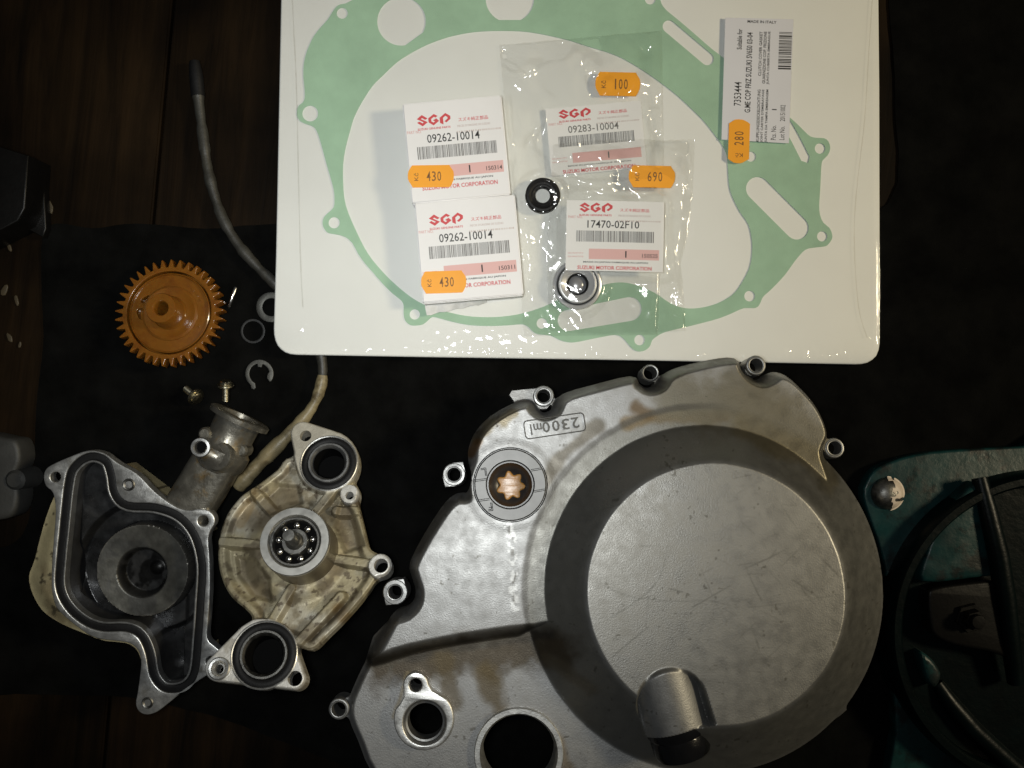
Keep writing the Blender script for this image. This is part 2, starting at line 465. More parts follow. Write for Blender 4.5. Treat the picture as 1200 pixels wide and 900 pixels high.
def hf_mesh(name, X, Y, Z, S=None, zbot=None, tint=None, rgh=None, angle=38):
    nx, ny = X.shape; cell = X[1, 0] - X[0, 0]
    idx = np.arange(nx * ny).reshape(nx, ny)
    q = np.stack([idx[:-1, :-1], idx[1:, :-1], idx[1:, 1:], idx[:-1, 1:]], -1).reshape(-1, 4)
    Xc, Yc, Zc = X.ravel().copy(), Y.ravel().copy(), Z.ravel().copy()
    if S is not None:
        gx, gy = np.gradient(S, cell); gl = np.hypot(gx, gy) + 1e-9
        Sf = S.ravel(); ins = Sf < 0
        q = q[ins[q].any(1)]
        out = ~ins
        Xc[out] -= (Sf * (gx / gl).ravel())[out]; Yc[out] -= (Sf * (gy / gl).ravel())[out]
    used = np.unique(q); rem = np.full(nx * ny, -1); rem[used] = np.arange(len(used)); q = rem[q]
    V = np.stack([Xc[used], Yc[used], Zc[used]], 1)
    src = used
    if zbot is not None:
        e = np.concatenate([q[:, [0, 1]], q[:, [1, 2]], q[:, [2, 3]], q[:, [3, 0]]])
        key = np.sort(e, 1); kk = key[:, 0].astype(np.int64) * (len(V) + 1) + key[:, 1]
        u, first, cnt = np.unique(kk, return_index=True, return_counts=True)
        be = e[first[cnt == 1]]
        bv = np.unique(be); m2 = np.full(len(V), -1); m2[bv] = np.arange(len(bv)) + len(V)
        VB = V[bv].copy(); VB[:, 2] = zbot if np.isscalar(zbot) else zbot.ravel()[used][bv]
        sk = np.stack([be[:, 1], be[:, 0], m2[be[:, 0]], m2[be[:, 1]]], 1)
        V = np.concatenate([V, VB]); q = np.concatenate([q, sk]); src = np.concatenate([used, used[bv]])
    me = bpy.data.meshes.new(name)
    me.vertices.add(len(V)); me.vertices.foreach_set('co', V.astype(np.float32).ravel())
    me.loops.add(len(q) * 4); me.loops.foreach_set('vertex_index', q.astype(np.int32).ravel())
    me.polygons.add(len(q)); me.polygons.foreach_set('loop_start', np.arange(0, len(q) * 4, 4, dtype=np.int32))
    me.update(calc_edges=True)
    if tint is not None:
        a = me.attributes.new('tint', 'FLOAT_COLOR', 'POINT')
        T = np.ones((len(V), 4), np.float32); T[:, :3] = tint.reshape(-1, 3)[src]; a.data.foreach_set('color', T.ravel())
    if rgh is not None:
        a = me.attributes.new('rgh', 'FLOAT', 'POINT'); a.data.foreach_set('value', rgh.ravel()[src].astype(np.float32))
    return finish(me, angle)
# ================================================================== bench and cloth
TABLE = Frame((0, 0, 0))
bench = bpy.data.objects.new('workbench_top', None); COL.objects.link(bench)
tag(bench, 'dark oily wooden workbench top of wide planks', kind='structure')
ang = math.atan(0.092)
ca, sa = math.cos(ang), math.sin(ang)
seam0 = TABLE.uv(203, 0); pw = 0.205
for k in range(-3, 5):
    x0, x1 = k * pw + 0.0011, (k + 1) * pw - 0.0011
    bm = bmesh.new()
    bmesh.ops.create_cube(bm, size=1.0)
    bmesh.ops.scale(bm, verts=bm.verts, vec=(x1 - x0, 1.5, 0.03))
    bmesh.ops.bevel(bm, geom=bm.edges[:], offset=0.0012, segments=2, affect='EDGES')
    me = bpy.data.meshes.new('plank'); bm.to_mesh(me); bm.free()
    finish(me, 40)
    cxl = (x0 + x1) / 2
    o = obj('plank', me, M['wood'], bench)
    # seam line runs from (203,0) down-left
    px = seam0[0] + cxl * ca; py = seam0[1] - cxl * sa
    o.location = (px - sa * 0.25, py - ca * 0.25, -0.015 - random.random() * 0.0006)
    o.rotation_euler = (0, 0, -ang)

MT = 0.0014
mat_px = [(56, 266), (50, 330), (52, 400), (44, 470), (40, 560), (33, 615), (10, 640), (-60, 660), (-60, 806), (20, 812), (90, 814), (150, 816), (210, 828),
          (262, 842), (330, 868), (420, 902), (520, 940), (660, 965), (860, 962), (1120, 965), (1290, 960), (1295, 700), (1290, 300), (1280, -50), (1060, -60), (1048, 100), (1040, 240), (900, 250), (600, 246), (330, 262), (240, 268), (160, 262), (110, 268)]  # arm along the right side is added to keep the bench dark there
poly = smooth(TABLE.pts(mat_px), 4)
X, Y = grid((-0.42, 0.44, -0.33, 0.34), 0.0024)
S = sd_poly(X, Y, poly) + 0.0012 * (vnoise(X, Y, 60, 3) - 0.5)
Z = MT - 0.0002 + 0.0004 * (vnoise(X, Y, 30, 9) - 0.5) + 0.0011 * ss(0.02, 0.0, np.abs(S)) * vnoise(X, Y, 40, 21) * ss(0.0, 0.004, -S)
cl = obj('black_cloth', hf_mesh('black_cloth', X, Y, Z, S, 0.0002), M['mat'])
tag(cl, 'black cloth spread over the planks under all the parts', 'cloth')
MAT = Frame((0, 0, MT))

# ================================================================== gasket card
# the card leans on the hose at its left corner, so its right side lies lower
tilt = math.atan(0.0068 / 0.40)
BR = Matrix.Rotation(tilt, 3, 'Y')
CT = 0.0035                                      # card thickness
BO = Frame((-0.16, 0.12, 0.0108 + CT), BR)       # top face of the card
board = thing('gasket_card', BO, 'large white backing card with a green gasket shrink wrapped on it', 'card')
out_px = [(333, -110), (329, 0), (327, 100), (323, 300), (320.5, 385), (320.8, 392), (322.3, 399), (325, 405), (329, 409.5), (334, 413), (340, 415), (348, 415.8), (500, 418.5), (700, 421.5), (900, 425), (1003, 427), (1010, 426.6),
          (1017, 425), (1023, 421.5), (1027.5, 417), (1030.3, 410), (1031.5, 402), (1031.5, 300), (1031, 100), (1030, 0), (1029, -110)]
board_poly = BO.pts(out_px)
flat('card', [board_poly], -CT, 0, M['card'], board, 0.0012)
gout = [(413, 0), (405, 4), (399, 5), (394, 8), (389, 15), (384, 23), (375, 33), (368, 42), (363, 52), (359, 62), (356, 75), (355.5, 90), (357, 105), (357, 115), (355, 120), (350, 124), (348, 130),
        (348.5, 137), (352, 142), (358, 145), (364, 147), (369, 150), (373, 158), (378, 175), (382, 190), (387, 207), (391, 222), (392, 234), (391, 243), (385, 249), (380, 254), (378, 260), (379, 266),
        (383, 272), (389, 274), (396, 275), (405, 278), (413, 285), (420, 298), (428, 309), (436, 318), (448, 332), (460, 344), (470, 352), (473, 358), (473, 368), (475, 376), (481, 381), (488, 381.5),
        (496, 380), (502, 375), (507, 371.5), (515, 373), (530, 377), (550, 381), (575, 382), (598, 381), (612, 380), (619, 383), (625, 389), (632, 392), (645, 393), (655, 398), (665, 401), (675, 401),
        (690, 398), (710, 394), (722, 392.5), (730, 396), (737, 404), (743, 410), (750, 412), (757, 410), (762, 405), (764, 399), (770, 394), (780, 389), (805, 383), (823, 378.5), (843, 373), (858, 367),
        (872, 361), (885, 361), (890, 357), (893, 350), (896, 346), (905, 338), (920, 322), (930, 308), (940, 296), (948, 291), (965, 289), (970, 287), (975, 280), (975, 274), (972, 267), (965, 261),
        (961, 252), (960, 240), (961, 225), (962, 205), (962.5, 195), (964, 188), (970, 182), (973, 174), (971, 166), (966, 162), (958, 161.5), (950, 160), (943, 154), (935, 146), (925, 137), (890, 105),
        (848, 68), (835, 58), (820, 45), (805, 32), (792, 21), (781, 12), (775, 4), (773, -4), (768, -14), (755, -20), (720, -32), (660, -48), (590, -52), (520, -46), (460, -28), (430, -8)]
gin = [(411, 150), (416, 135), (425, 118), (437, 100), (450, 87), (465, 73), (480, 63), (500, 52.5), (520, 45), (535, 41), (555, 37.5), (580, 36), (610, 36.5), (630, 39), (650, 43), (670, 48), (690, 54.5),
       (710, 60.5), (727, 67), (745, 77), (762, 88), (780, 101), (795, 113), (810, 127), (825, 142), (840, 161), (848, 173), (852, 184), (853.5, 203), (854.5, 217), (858, 230), (867, 248), (877, 263),
       (881, 280), (881.5, 295), (879, 312), (872, 327), (862, 342), (850, 351), (835, 357.5), (818, 361), (802, 361), (785, 355), (767, 343), (745, 334), (730, 331), (715, 332), (700, 336), (680, 342),
       (655, 351), (638, 359), (617, 366), (597, 370), (572, 371.7), (545, 370), (518, 364), (505, 360.5), (493, 355), (480, 347), (463, 333), (447, 317), (431, 297), (417, 270), (405, 240), (402, 213), (403, 183)]
def circ_px(cx, cy, r, n=24): return circle(cx, cy, r, n)
h1 = [p for p in circ_px(470.5, 25, 28.5, 40) if (p[0] - 470.5) * 0.55 + (p[1] - 25) * 0.83 < 26.0]
h2 = [p for p in circ_px(597.5, -2, 28.5, 40) if p[1] < 23.5]
holes = [circ_px(401, 15.5, 6.5), circ_px(363.5, 133, 9.3), circ_px(391.5, 261, 6.6), circ_px(486, 368.5, 6), circ_px(635, 379, 6.2), circ_px(749.5, 398.5, 6.2), circ_px(878.5, 347, 6.3),
         circ_px(963.5, 277, 6), circ_px(961, 174, 6.2), circ_px(762, -1, 6.3), circ_px(880, 183.5, 6), h1, h2,
         stadium((784, 31), (829, 69), 7.5), stadium((888, 221), (934, 267), 13.8), stadium((666, 375.5), (738, 362), 12.5, 14)]
sl = smooth([(919, 140), (928, 155), (936, 170), (944, 186)], 4, False)
lft = []; rgt = []
for i, p in enumerate(sl):
    a = sl[max(i - 1, 0)]; b = sl[min(i + 1, len(sl) - 1)]; dx, dy = b[0] - a[0], b[1] - a[1]; L = math.hypot(dx, dy)
    lft.append((p[0] + dy / L * 5.5, p[1] - dx / L * 5.5)); rgt.append((p[0] - dy / L * 5.5, p[1] + dx / L * 5.5))
holes.append(lft + [(sl[-1][0] + 3, sl[-1][1] + 5)] + rgt[::-1])
GT = 0.0007
gk = flat('gasket', [BO.pts(smooth(gout, 2), GT), BO.pts(smooth(gin, 3), GT)] + [BO.pts(h, GT) for h in holes], 0.0002, GT, M['gasket'], board)
gk['label'] = 'thin green paper clutch cover gasket with bolt holes and slots'
# clear shrink film over the card: wrinkled towards its edges
xs = [p[0] for p in board_poly]; ys = [p[1] for p in board_poly]
X, Y = grid((min(xs) + 0.0004, max(xs) - 0.0004, min(ys), max(ys)), 0.0013)
S = sd_poly(X, Y, board_poly) + 0.0003
edge = ss(-0.034, -0.002, S)
lowedge = edge * ss(BO.uv(600, 330)[1], BO.uv(600, 420)[1], Y)
low2 = ss(BO.uv(600, 402)[1], BO.uv(600, 412)[1], Y) * ss(0.0, -0.002, S)
wr = np.abs(vnoise(X, Y, 190, 5, 3) - 0.5); wr2 = np.abs(vnoise(X * 0.5 + Y * 0.9, Y * 0.6 - X * 0.3, 260, 8, 2) - 0.5)
Z = 0.0012 + 0.0017 * lowedge * (wr + 0.6 * wr2) + 0.0004 * (vnoise(X, Y, 16, 4) - 0.5) + 0.00012 * edge * vnoise(X, Y, 120, 14)
Z = Z + 0.0026 * low2 * (np.abs(vnoise(X, Y * 0.6, 330, 31, 2) - 0.5))
for pl in ([(341, -40), (344, 30), (347, 90), (349, 170), (352, 300), (356, 380)], [(1024, -30), (1018, 60), (1013, 140), (1003, 230), (1001, 290), (1006, 360), (1018, 400)],
           [(333, 330), (341, 362), (352, 388)], [(340, 398), (360, 378), (372, 366)]):
    Z = Z + 0.0004 * np.exp(-(sd_line(X, Y, BO.pts(pl, 0.001)) / 0.0011) ** 2)
Z = np.where(S > -0.0025, Z - 0.0009 * ss(-0.0025, 0, S), Z)
obj('shrink_film', hf_mesh('shrink_film', X, Y, Z, S), M['shrink'], board)

for pl in ([(341, -40), (344, 30), (347, 90), (349, 170), (352, 300), (355, 360)], [(1024, -30), (1018, 60), (1013, 140), (1003, 230), (1001, 290), (1006, 360), (1016, 396)]):  # tinted strips drawn where creases in the film would catch light
    sp_ = BO.pts(smooth(pl, 5, False), .0016); V_ = []; F_ = []
    for i, q in enumerate(sp_):
        wq = .00045 * (.5 + .5 * abs(math.sin(i * .7))); V_ += [(q[0] - wq, q[1], .0018), (q[0] + wq, q[1], .0018)]
    for i in range(len(sp_) - 1): F_.append((2 * i, 2 * i + 1, 2 * i + 3, 2 * i + 2))
    obj('film_crease_tint', from_py('film_crease_tint', V_, F_), M['seam'], board)

# ---- printed label of the card
LH = 0.0026
lab_px = [(850, 20.5), (930, 22.5), (924.5, 168), (845.5, 163.5)]
lab = flat('product_label', [BO.pts(lab_px, LH)], LH - 0.0002, LH, M['stick'], board)
lab['label'] = 'white printed product label with barcode on the card'
def PB(u, v):   # u,v in photo px on the card at label height
    return BO.uv(u, v, LH)
lz = LH + 0.00006
pr = Print(M['ink'], lz)
def vtext(p, s, xc, wpx, ylo, yhi):
    """text that reads upwards: baseline column xc, cap height wpx, from photo y ylo (start) to yhi (end)"""
    tl = (xc - 887) / 40.0 * 0  # columns follow the label's slight lean
    lean = 0.034
    def at(x, y): return PB(x - (y - 95) * lean, y)
    a = at(xc, ylo); b = at(xc, yhi); L = math.hypot(b[0] - a[0], b[1] - a[1]); cx, cy = (a[0] + b[0]) / 2, (a[1] + b[1]) / 2
    hgt = wpx * BO.scale(LH)
    p.text(s, cx - L / 2, cx + L / 2, cy - hgt / 2, cy + hgt / 2, math.atan2(b[1] - a[1], b[0] - a[0]))
vtext(pr, '7353444', 865, 8.5, 124, 96)
vtext(pr, 'Suitable for', 865, 6, 58, 34)
vtext(pr, 'G.ME COP FRIZ SUZUKI SV650 03-04', 877, 7, 132, 38)
vtext(pr, 'KUPPLUNGSDECKELDICHTUNG', 890, 3.6, 166, 105)
vtext(pr, 'CLUTCH COVER GASKET', 890, 3.6, 89, 37)
vtext(pr, "JOINT CARTER D'EMBRAYAGE", 895, 3.6, 167, 105)
vtext(pr, 'GUARNIZIONE COP. FRIZIONE', 895, 3.6, 98, 37)
vtext(pr, 'JUNTA DA TAMPA EMBREAGEM', 900, 3.6, 167, 105)
vtext(pr, 'JUNTA CUBIERTA EMBRAGUE', 900, 3.6, 99, 37)
vtext(pr, 'Pcs. No.', 908.5, 6, 164, 147); vtext(pr, '1', 908.5, 5.5, 129, 127.8)
vtext(pr, 'Lot No.', 918.5, 6, 164, 148); vtext(pr, '20151002', 918.5, 6, 142, 123)
a = PB(876, 25.5); b = PB(910, 27)
pr.text('MADE IN ITALY', a[0], b[0], a[1] - 0.0009, a[1] + 0.0009, -0.03)
pr.build('lettering', board)
bc = Print(M['ink'], lz); y = 37.5; rr = random.Random(4)
while y < 82.5:
    t = rr.choice([0.7, 0.7, 1.2, 1.8]); 
    p = [(912.5, y), (927.5, y + 0.4), (927.5, y + t + 0.4), (912.5, y + t)]
    bc.poly([PB(q[0] - (q[1] - 60) * 0.034, q[1]) for q in p]); y += t + rr.choice([0.6, 0.6, 0.9, 1.5])
bc.build('barcode', board)

# ------------------------------------------------------------------ price stickers
def sticker(parent, frame, px, py, wpx, hpx, ang, z, digits, zfun=None):
    """orange price tag glued on; ang counter-clockwise in the picture"""
    s = frame.scale(z); cx, cy = frame.uv(px, py, z); W, H = wpx * s, hpx * s
    shp = [(-.5, .08), (-.49, .22), (-.43, .43), (-.40, .5), (.40, .5), (.43, .40), (.49, .22), (.5, .05), (.49, -.18), (.44, -.40), (.40, -.5), (-.40, -.5), (-.42, -.42), (-.48, -.22), (-.5, -.1)]
    c, sn = math.cos(ang), math.sin(ang)
    tr = lambda x, y: (cx + c * x - sn * y, cy + sn * x + c * y)
    o = flat('price_sticker', [[tr(x * W, y * H) for x, y in shp]], z - 0.0002, z, M['orange'], parent)
    p = Print(M['ochre_ink'], z + 0.00007)
    def put(t, x, y, w_, h_, a=0):
        q = tr(x * W, y * H); p.text(t, q[0] - w_ * W / 2, q[0] + w_ * W / 2, q[1] - h_ * H / 2, q[1] + h_ * H / 2, ang + a)
    put('Kč', -.32, -.02, 0.17, 0.20, math.pi / 2)
    for i, ch in enumerate(digits): put(ch, -0.05 + 0.115 * i, 0.0, 0.085 if ch != '1' else 0.028, 0.44)
    p.build('price_print', o)
    return o

# ------------------------------------------------------------------ manufacturer's label print
LOGO = {'S': [(0.5, 1), (1, 0.66), (.78, .55), (.5, .73), (.38, .65), (1, .33), (.5, 0), (0, .34), (.22, .45), (.5, .27), (.62, .35), (0, .67)],
        'G': [(.90, .80), (.55, 1), (0, .66), (0, .30), (.45, 0), (1, .36), (.74, .60), (.42, .44), (.60, .34), (.45, .25), (.27, .38), (.27, .58), (.55, .76), (.68, .67)],
        'P': [(0, .62), (.55, 1), (1, .72), (1, .45), (.60, .16), (.42, .28), (.73, .50), (.73, .62), (.55, .75), (.31, .58), (.31, 0), (0, .16)]}
def part_label(parent, x0, W, ytop, H, z, number, date, a, b, seed, faded=False, show_left=True):
    """x0,W / ytop,H: label box in the parent's plane (y falls); v' = a + b*v maps the print onto it"""
    U = lambda u: x0 + u * W
    V = lambda v: ytop - (a + b * v) * H
    red = Print(M['red'], z); pale = Print(M['redpale'], z); grey = Print(M['greypale'], z); ink = Print(M['inkgrey'] if faded else M['ink'], z)
    for k, ch in enumerate('SGP'):
        l = 0.13 + 0.115 * k; top, bot = 0.02, 0.165
        red.poly([(U(l + 0.108 * q[0]), V(bot + (top - bot) * q[1])) for q in LOGO[ch]])
    red.text('SUZUKI GENUINE PARTS', U(.13), U(.46), V(.215), V(.188))
    red.text('スズキ純正部品', U(.545), U(.845), V(.145), V(.095))
    grey.text("PIECES D'ORIGINE DE SUZUKI", U(.53), U(.86), V(.215), V(.187))
    rq = random.Random(3); xq = .52      # second caption line: worn beyond reading
    while xq < .96:
        wq = rq.uniform(.006, .014); grey.rect(U(xq), U(min(xq + wq, .965)), V(.286), V(.264)); xq += wq + rq.uniform(.006, .016)
    pale.text('PART NO.', U(.02), U(.165), V(.25), V(.212))
    ink.text(number, U(.215), U(.745), V(.385), V(.275))
    pk = Print(M['pink'], (lambda x, y: z(x, y) - 0.00004) if callable(z) else z - 0.00004); [pk.rect(U(.235 + .06 * i), U(.235 + .06 * (i + 1)), V(.835), V(.685)) for i in range(12)]; pk.build('quantity_band', parent)
    ink.text('1', U(.606), U(.62), V(.805), V(.71)); date and ink.text(date, U(.78), U(.94), V(.80), V(.745))
    if show_left:
        qt = Print(M['redpale'], z); qt.text('QUANTITY', U(.02), U(.18), V(.765), V(.74)); qt.text('QUANTITE', U(.02), U(.18), V(.815), V(.79)); qt.build('quantity_caption', parent)
    grey2 = ink
    grey2.text('MADE IN JAPAN FABRIQUE AU JAPON', U(.18), U(.84), V(.895), V(.865))
    red2 = Print(M['red'], z); red2.text('SUZUKI MOTOR CORPORATION', U(.12), U(.88), V(.985), V(.93)); red2.build('company_name', parent)
    rr = random.Random(seed); bc = Print(M['inkgrey'], z); x = .105
    unit = 0.0042
    while x < .90:
        t = rr.choice([1, 1, 1, 2.2]) * unit; bc.rect(U(x), U(x + t), V(.585), V(.425)); x += t + rr.choice([1, 1, 1, 2]) * unit
    bc.build('barcode', parent)
    red.build('brand_logo', parent); pale.build('part_caption', parent); grey.build('pale_lettering', parent); ink.build('black_lettering', parent)

def box_mesh(name, W, H, D, bev=0.0007):
    bm = bmesh.new(); bmesh.ops.create_cube(bm, size=1.0)
    bmesh.ops.scale(bm, verts=bm.verts, vec=(W, H, D)); bmesh.ops.translate(bm, verts=bm.verts, vec=(0, 0, D / 2))
    bmesh.ops.bevel(bm, geom=bm.edges[:], offset=bev, segments=3, affect='EDGES')
    me = bpy.data.meshes.new(name); bm.to_mesh(me); bm.free(); return finish(me, 40)

BH = 0.0155; FB = 0.0020
def parts_box(corners, date, label, stick, seed, flap):
    pts = [Vector(BO.uv(*c, BH + FB)) for c in corners]       # TL TR BR BL
    ctr = sum(pts, Vector((0, 0))) / 4
    xd = ((pts[1] - pts[0]) + (pts[2] - pts[3])); W = xd.length / 2; H = ((pts[0] - pts[3]) + (pts[1] - pts[2])).length / 2
    an = math.atan2(xd.y, xd.x)
    fr = Frame(BO.M @ Vector((ctr.x, ctr.y, FB)), BR @ Matrix.Rotation(an, 3, 'Z'))
    t = thing('parts_box', fr, label, 'box', 'small spare part cartons lying on the card')
    obj('carton', box_mesh('carton', W, H, BH), M['carton'], t)
    # folded end flap: its crease line runs round the lower end
    f = obj('end_flap', box_mesh('end_flap', W * 0.985, 0.0006, BH - 0.003, 0.0002), M['carton'], t, loc=(0, -H / 2 - 0.0004, 0.001))
    part_label(t, -W / 2, W, H / 2, H, BH + 0.0001, '09262-10014', date, 0.115, 0.78, seed)
    sticker(t, fr, stick[0], stick[1], stick[2], stick[3], stick[4] - an, BH + 0.0005, '430')
    if flap:   # loose wrinkled cellophane strip peeping out below the end
        pth = []
        V_ = []; F_ = []
        n = 14
        for i in range(n + 1):
            x = -W / 2 + 0.0003 + (0.62 * W) * i / n
            dy = 0.0062 - 0.0048 * i / n + 0.0005 * math.sin(i * 1.7)
            V_ += [(x, -H / 2 - 0.0008, 0.0050 + 0.0006 * math.sin(i * 2.1)), (x + 0.0006, -H / 2 - 0.0008 - dy, 0.0022 + 0.0009 * math.cos(i * 1.3))]
        for i in range(n): F_.append((2 * i, 2 * i + 2, 2 * i + 3, 2 * i + 1))
        obj('loose_wrap', from_py('loose_wrap', V_, F_), M['steel_film'], t)
    return t
M['steel_film'] = mat('crinkled_wrap', (0.72, 0.72, 0.71), 0.25, 0.0, var=0.15, vscale=150, bump=0.6, bscale=250)
parts_box([(470, 123), (586, 110), (600, 229), (484, 237)], '150314', 'white spare part carton with orange 430 tag, date 150314, without loose wrap', (505, 206.5, 54, 26, R(1)), 11, False)
parts_box([(485, 238), (603, 228), (614, 345), (496, 355)], '150311', 'white spare part carton with orange 430 tag, date 150311, crinkled wrap at its end', (520, 330.5, 53, 26, R(2)), 12, True)

# ------------------------------------------------------------------ seals in clear bags
def bump_at(X, Y, c, r, h, wd): return h * ss(r + wd, r, np.hypot(X - c[0], Y - c[1]))
seal_c = BO.uv(636, 229, 0.006); mech_c = BO.uv(677, 333, 0.009)
def quad_bump(X, Y, q, h, wd):
    return h * ss(wd, 0.0, sd_poly(X, Y, q))
lab1 = BO.pts([(640, 127), (752, 117), (758, 196), (646, 206)], 0.0045)
lab2 = BO.pts([(663, 235), (777, 236), (779, 320), (664, 316)], 0.0125)
bag1 = BO.pts([(585, 52), (776, 35), (779, 200), (771, 392), (614, 394), (606, 280)], 0.003)
bag2 = BO.pts([(648, 170), (700, 165), (815, 163), (812, 225), (807, 270), (798, 308), (801, 340), (804, 388), (700, 391), (644, 388), (640, 300)], 0.004)
def h_bag1(X, Y):
    S = sd_poly(X, Y, bag1)
    puff = ss(0.0, -0.02, S)
    h = 0.0022 + 0.0030 * puff * ss(BO.uv(600, 340)[1], BO.uv(600, 270)[1], Y) * ss(BO.uv(600, 60)[1], BO.uv(600, 110)[1], Y)
    h = np.maximum(h, quad_bump(X, Y, lab1, 0.0056, 0.012))
    h = np.maximum(h, bump_at(X, Y, seal_c, 0.0118, 0.0084, 0.012))
    return h
def creases(X, Y, seed, lines, amp):
    Z = np.zeros_like(X); rg = np.random.RandomState(seed)
    for pl, wd, a in lines: Z += a * np.exp(-(sd_line(X, Y, BO.pts(pl, 0.005)) / wd) ** 2)
    up = ss(BO.uv(600, 330)[1], BO.uv(600, 230)[1], Y)
    Z += (.0036 + .0054 * up) * (vnoise(X * 1.2 + .3 * Y, Y, 52, seed + 9, 2, .5) - .5)
    Z += .0046 * up * np.abs(vnoise(X * 1.1 - .6 * Y, Y * .9 + .4 * X, 60, seed + 13, 1) - .5)
    Z += amp * np.abs(vnoise(X * 1.3 + Y * 0.3, Y * 0.8, 55, seed, 3) - 0.5)
    Z += amp * 0.7 * np.abs(vnoise(X * 0.7 - Y * 0.5, X * 0.5 + Y, 90, seed + 3, 2) - 0.5)
    return Z
def bounds(p, m=0.002): return (min(a for a, b in p) - m, max(a for a, b in p) + m, min(b for a, b in p) - m, max(b for a, b in p) + m)
X, Y = grid(bounds(bag1), 0.0009); S = sd_poly(X, Y, bag1)
l1 = [([(589, 75), (597, 84), (612, 86)], .0012, .0016), ([(590, 68), (604, 76), (614, 88)], .001, .0012), ([(640, 135), (630, 150), (618, 172), (634, 190), (640, 205)], .0022, .0024),
      ([(622, 165), (632, 192), (640, 215)], .0012, .0014), ([(596, 110), (602, 180), (609, 290)], .0010, .0011), ([(773, 50), (776, 130), (775, 200)], .001, .0009), ([(756, 130), (775, 128)], .002, .0012),
      ([(687, 78), (684, 95), (690, 110), (686, 122)], .0009, .0010), ([(688, 78), (700, 62)], .0008, .0007), ([(612, 320), (640, 330)], .001, .0008), ([(609, 290), (616, 340)], .001, .001),
      ([(660, 208), (690, 214), (735, 212)], .0018, .0016), ([(690, 200), (740, 184), (752, 178)], .001, .001), ([(655, 186), (690, 192), (730, 182)], .0012, .001)]
l1 += [([(598, 96), (640, 72), (690, 66)], .005, .0015), ([(628, 140), (616, 176), (640, 204)], .005, .0020), ([(655, 214), (700, 222), (748, 214)], .005, .0022), ([(768, 60), (770, 130)], .004, .0013), ([(690, 206), (742, 188)], .004, .0014),
       ([(610, 200), (618, 300), (625, 350)], .006, .0016), ([(700, 78), (760, 70)], .004, .0011)]
zip_ = np.exp(-((sd_line(X, Y, BO.pts([(587, 58), (660, 47), (776, 40)], .003))) / 0.0022) ** 2)
inn = ss(0, -0.002, S)
Z1 = h_bag1(X, Y) + (1 - .8 * quad_bump(X, Y, lab1, 1.0, .004)) * inn * creases(X, Y, 41, l1, 0.0016) + zip_ * 0.0022 * np.abs(vnoise(X, Y, 420, 6, 2) - 0.4)
Z1 = np.where(S > -0.0012, Z1 - 0.0006 * ss(-0.0012, 0, S), Z1)
b1 = thing('plastic_bag', BO, 'clear plastic bag with label 09283-10004 and orange 100 tag', 'bag', 'clear spare part bags lying on the card')
obj('film', hf_mesh('film', X, Y, Z1, S), M['bag'], b1)
obj('back_film', hf_mesh('back_film', X, Y, np.full_like(X, 0.0020), S), M['bagback'], b1)
def rect_from(q):
    p = [Vector(a) for a in q]; c = sum(p, Vector((0, 0))) / 4; xd = (p[1] - p[0]) + (p[2] - p[3])
    return c, xd.length / 2, ((p[0] - p[3]) + (p[1] - p[2])).length / 2, math.atan2(xd.y, xd.x)
def paper_label(parent, q, h, number, date, seed, faded, wav):
    c, W, H, an = rect_from(q)
    hz = lambda x, y: h + wav * math.cos(x / W * 3.0)
    n = 12; V_ = []; F_ = []
    for i in range(n + 1):
        for j in range(5):
            x = -W / 2 + W * i / n; y = -H / 2 + H * j / 4; V_.append((x, y, hz(x, y)))
    for i in range(n):
        for j in range(4): F_.append((i * 5 + j, (i + 1) * 5 + j, (i + 1) * 5 + j + 1, i * 5 + j + 1))
    o = obj('paper_label', from_py('paper_label', V_, F_), M['paper'], parent)
    o.matrix_local = Matrix.Translation((c.x, c.y, 0)) @ Matrix.Rotation(an, 4, 'Z')
    part_label(o, -W / 2, W, H / 2, H, lambda x, y: hz(x, y) + 0.00012, number, date, 0.01, 0.985, seed, faded)
    return o
paper_label(b1, lab1, 0.0031, '09283-10004', '', 21, True, 0.0)
sticker(b1, BO, 724, 98.5, 53, 28, R(-1), 0.0042, '100')
# oil seal
fs = Frame(BO.M @ Vector((seal_c[0], seal_c[1], 0.0021)), BR)
t = thing('oil_seal', fs, 'small black rubber oil seal ring inside the clear bag', 'seal')
r1 = 20.5 * BO.scale(.006); r0 = 9.2 * BO.scale(.006)
obj('rubber_ring', lathe('rubber_ring', [(r0, 0), (r1, 0), (r1, .0048), (r1 - .0008, .0056), (r1 - .0022, .0058), (r1 - .003, .0052), (r0 + .0022, .0050), (r0 + .0014, .0056), (r0 + .0004, .0054), (r0, .0046), (r0 - .0004, .003)], 64, True), M['rubber'], t)
obj('garter_spring', lathe('garter_spring', [(r0 + .0016 + .0004 * math.cos(k * math.pi / 3), .0051 + .0004 * math.sin(k * math.pi / 3)) for k in range(6)], 64, True), M['rubber'], t)
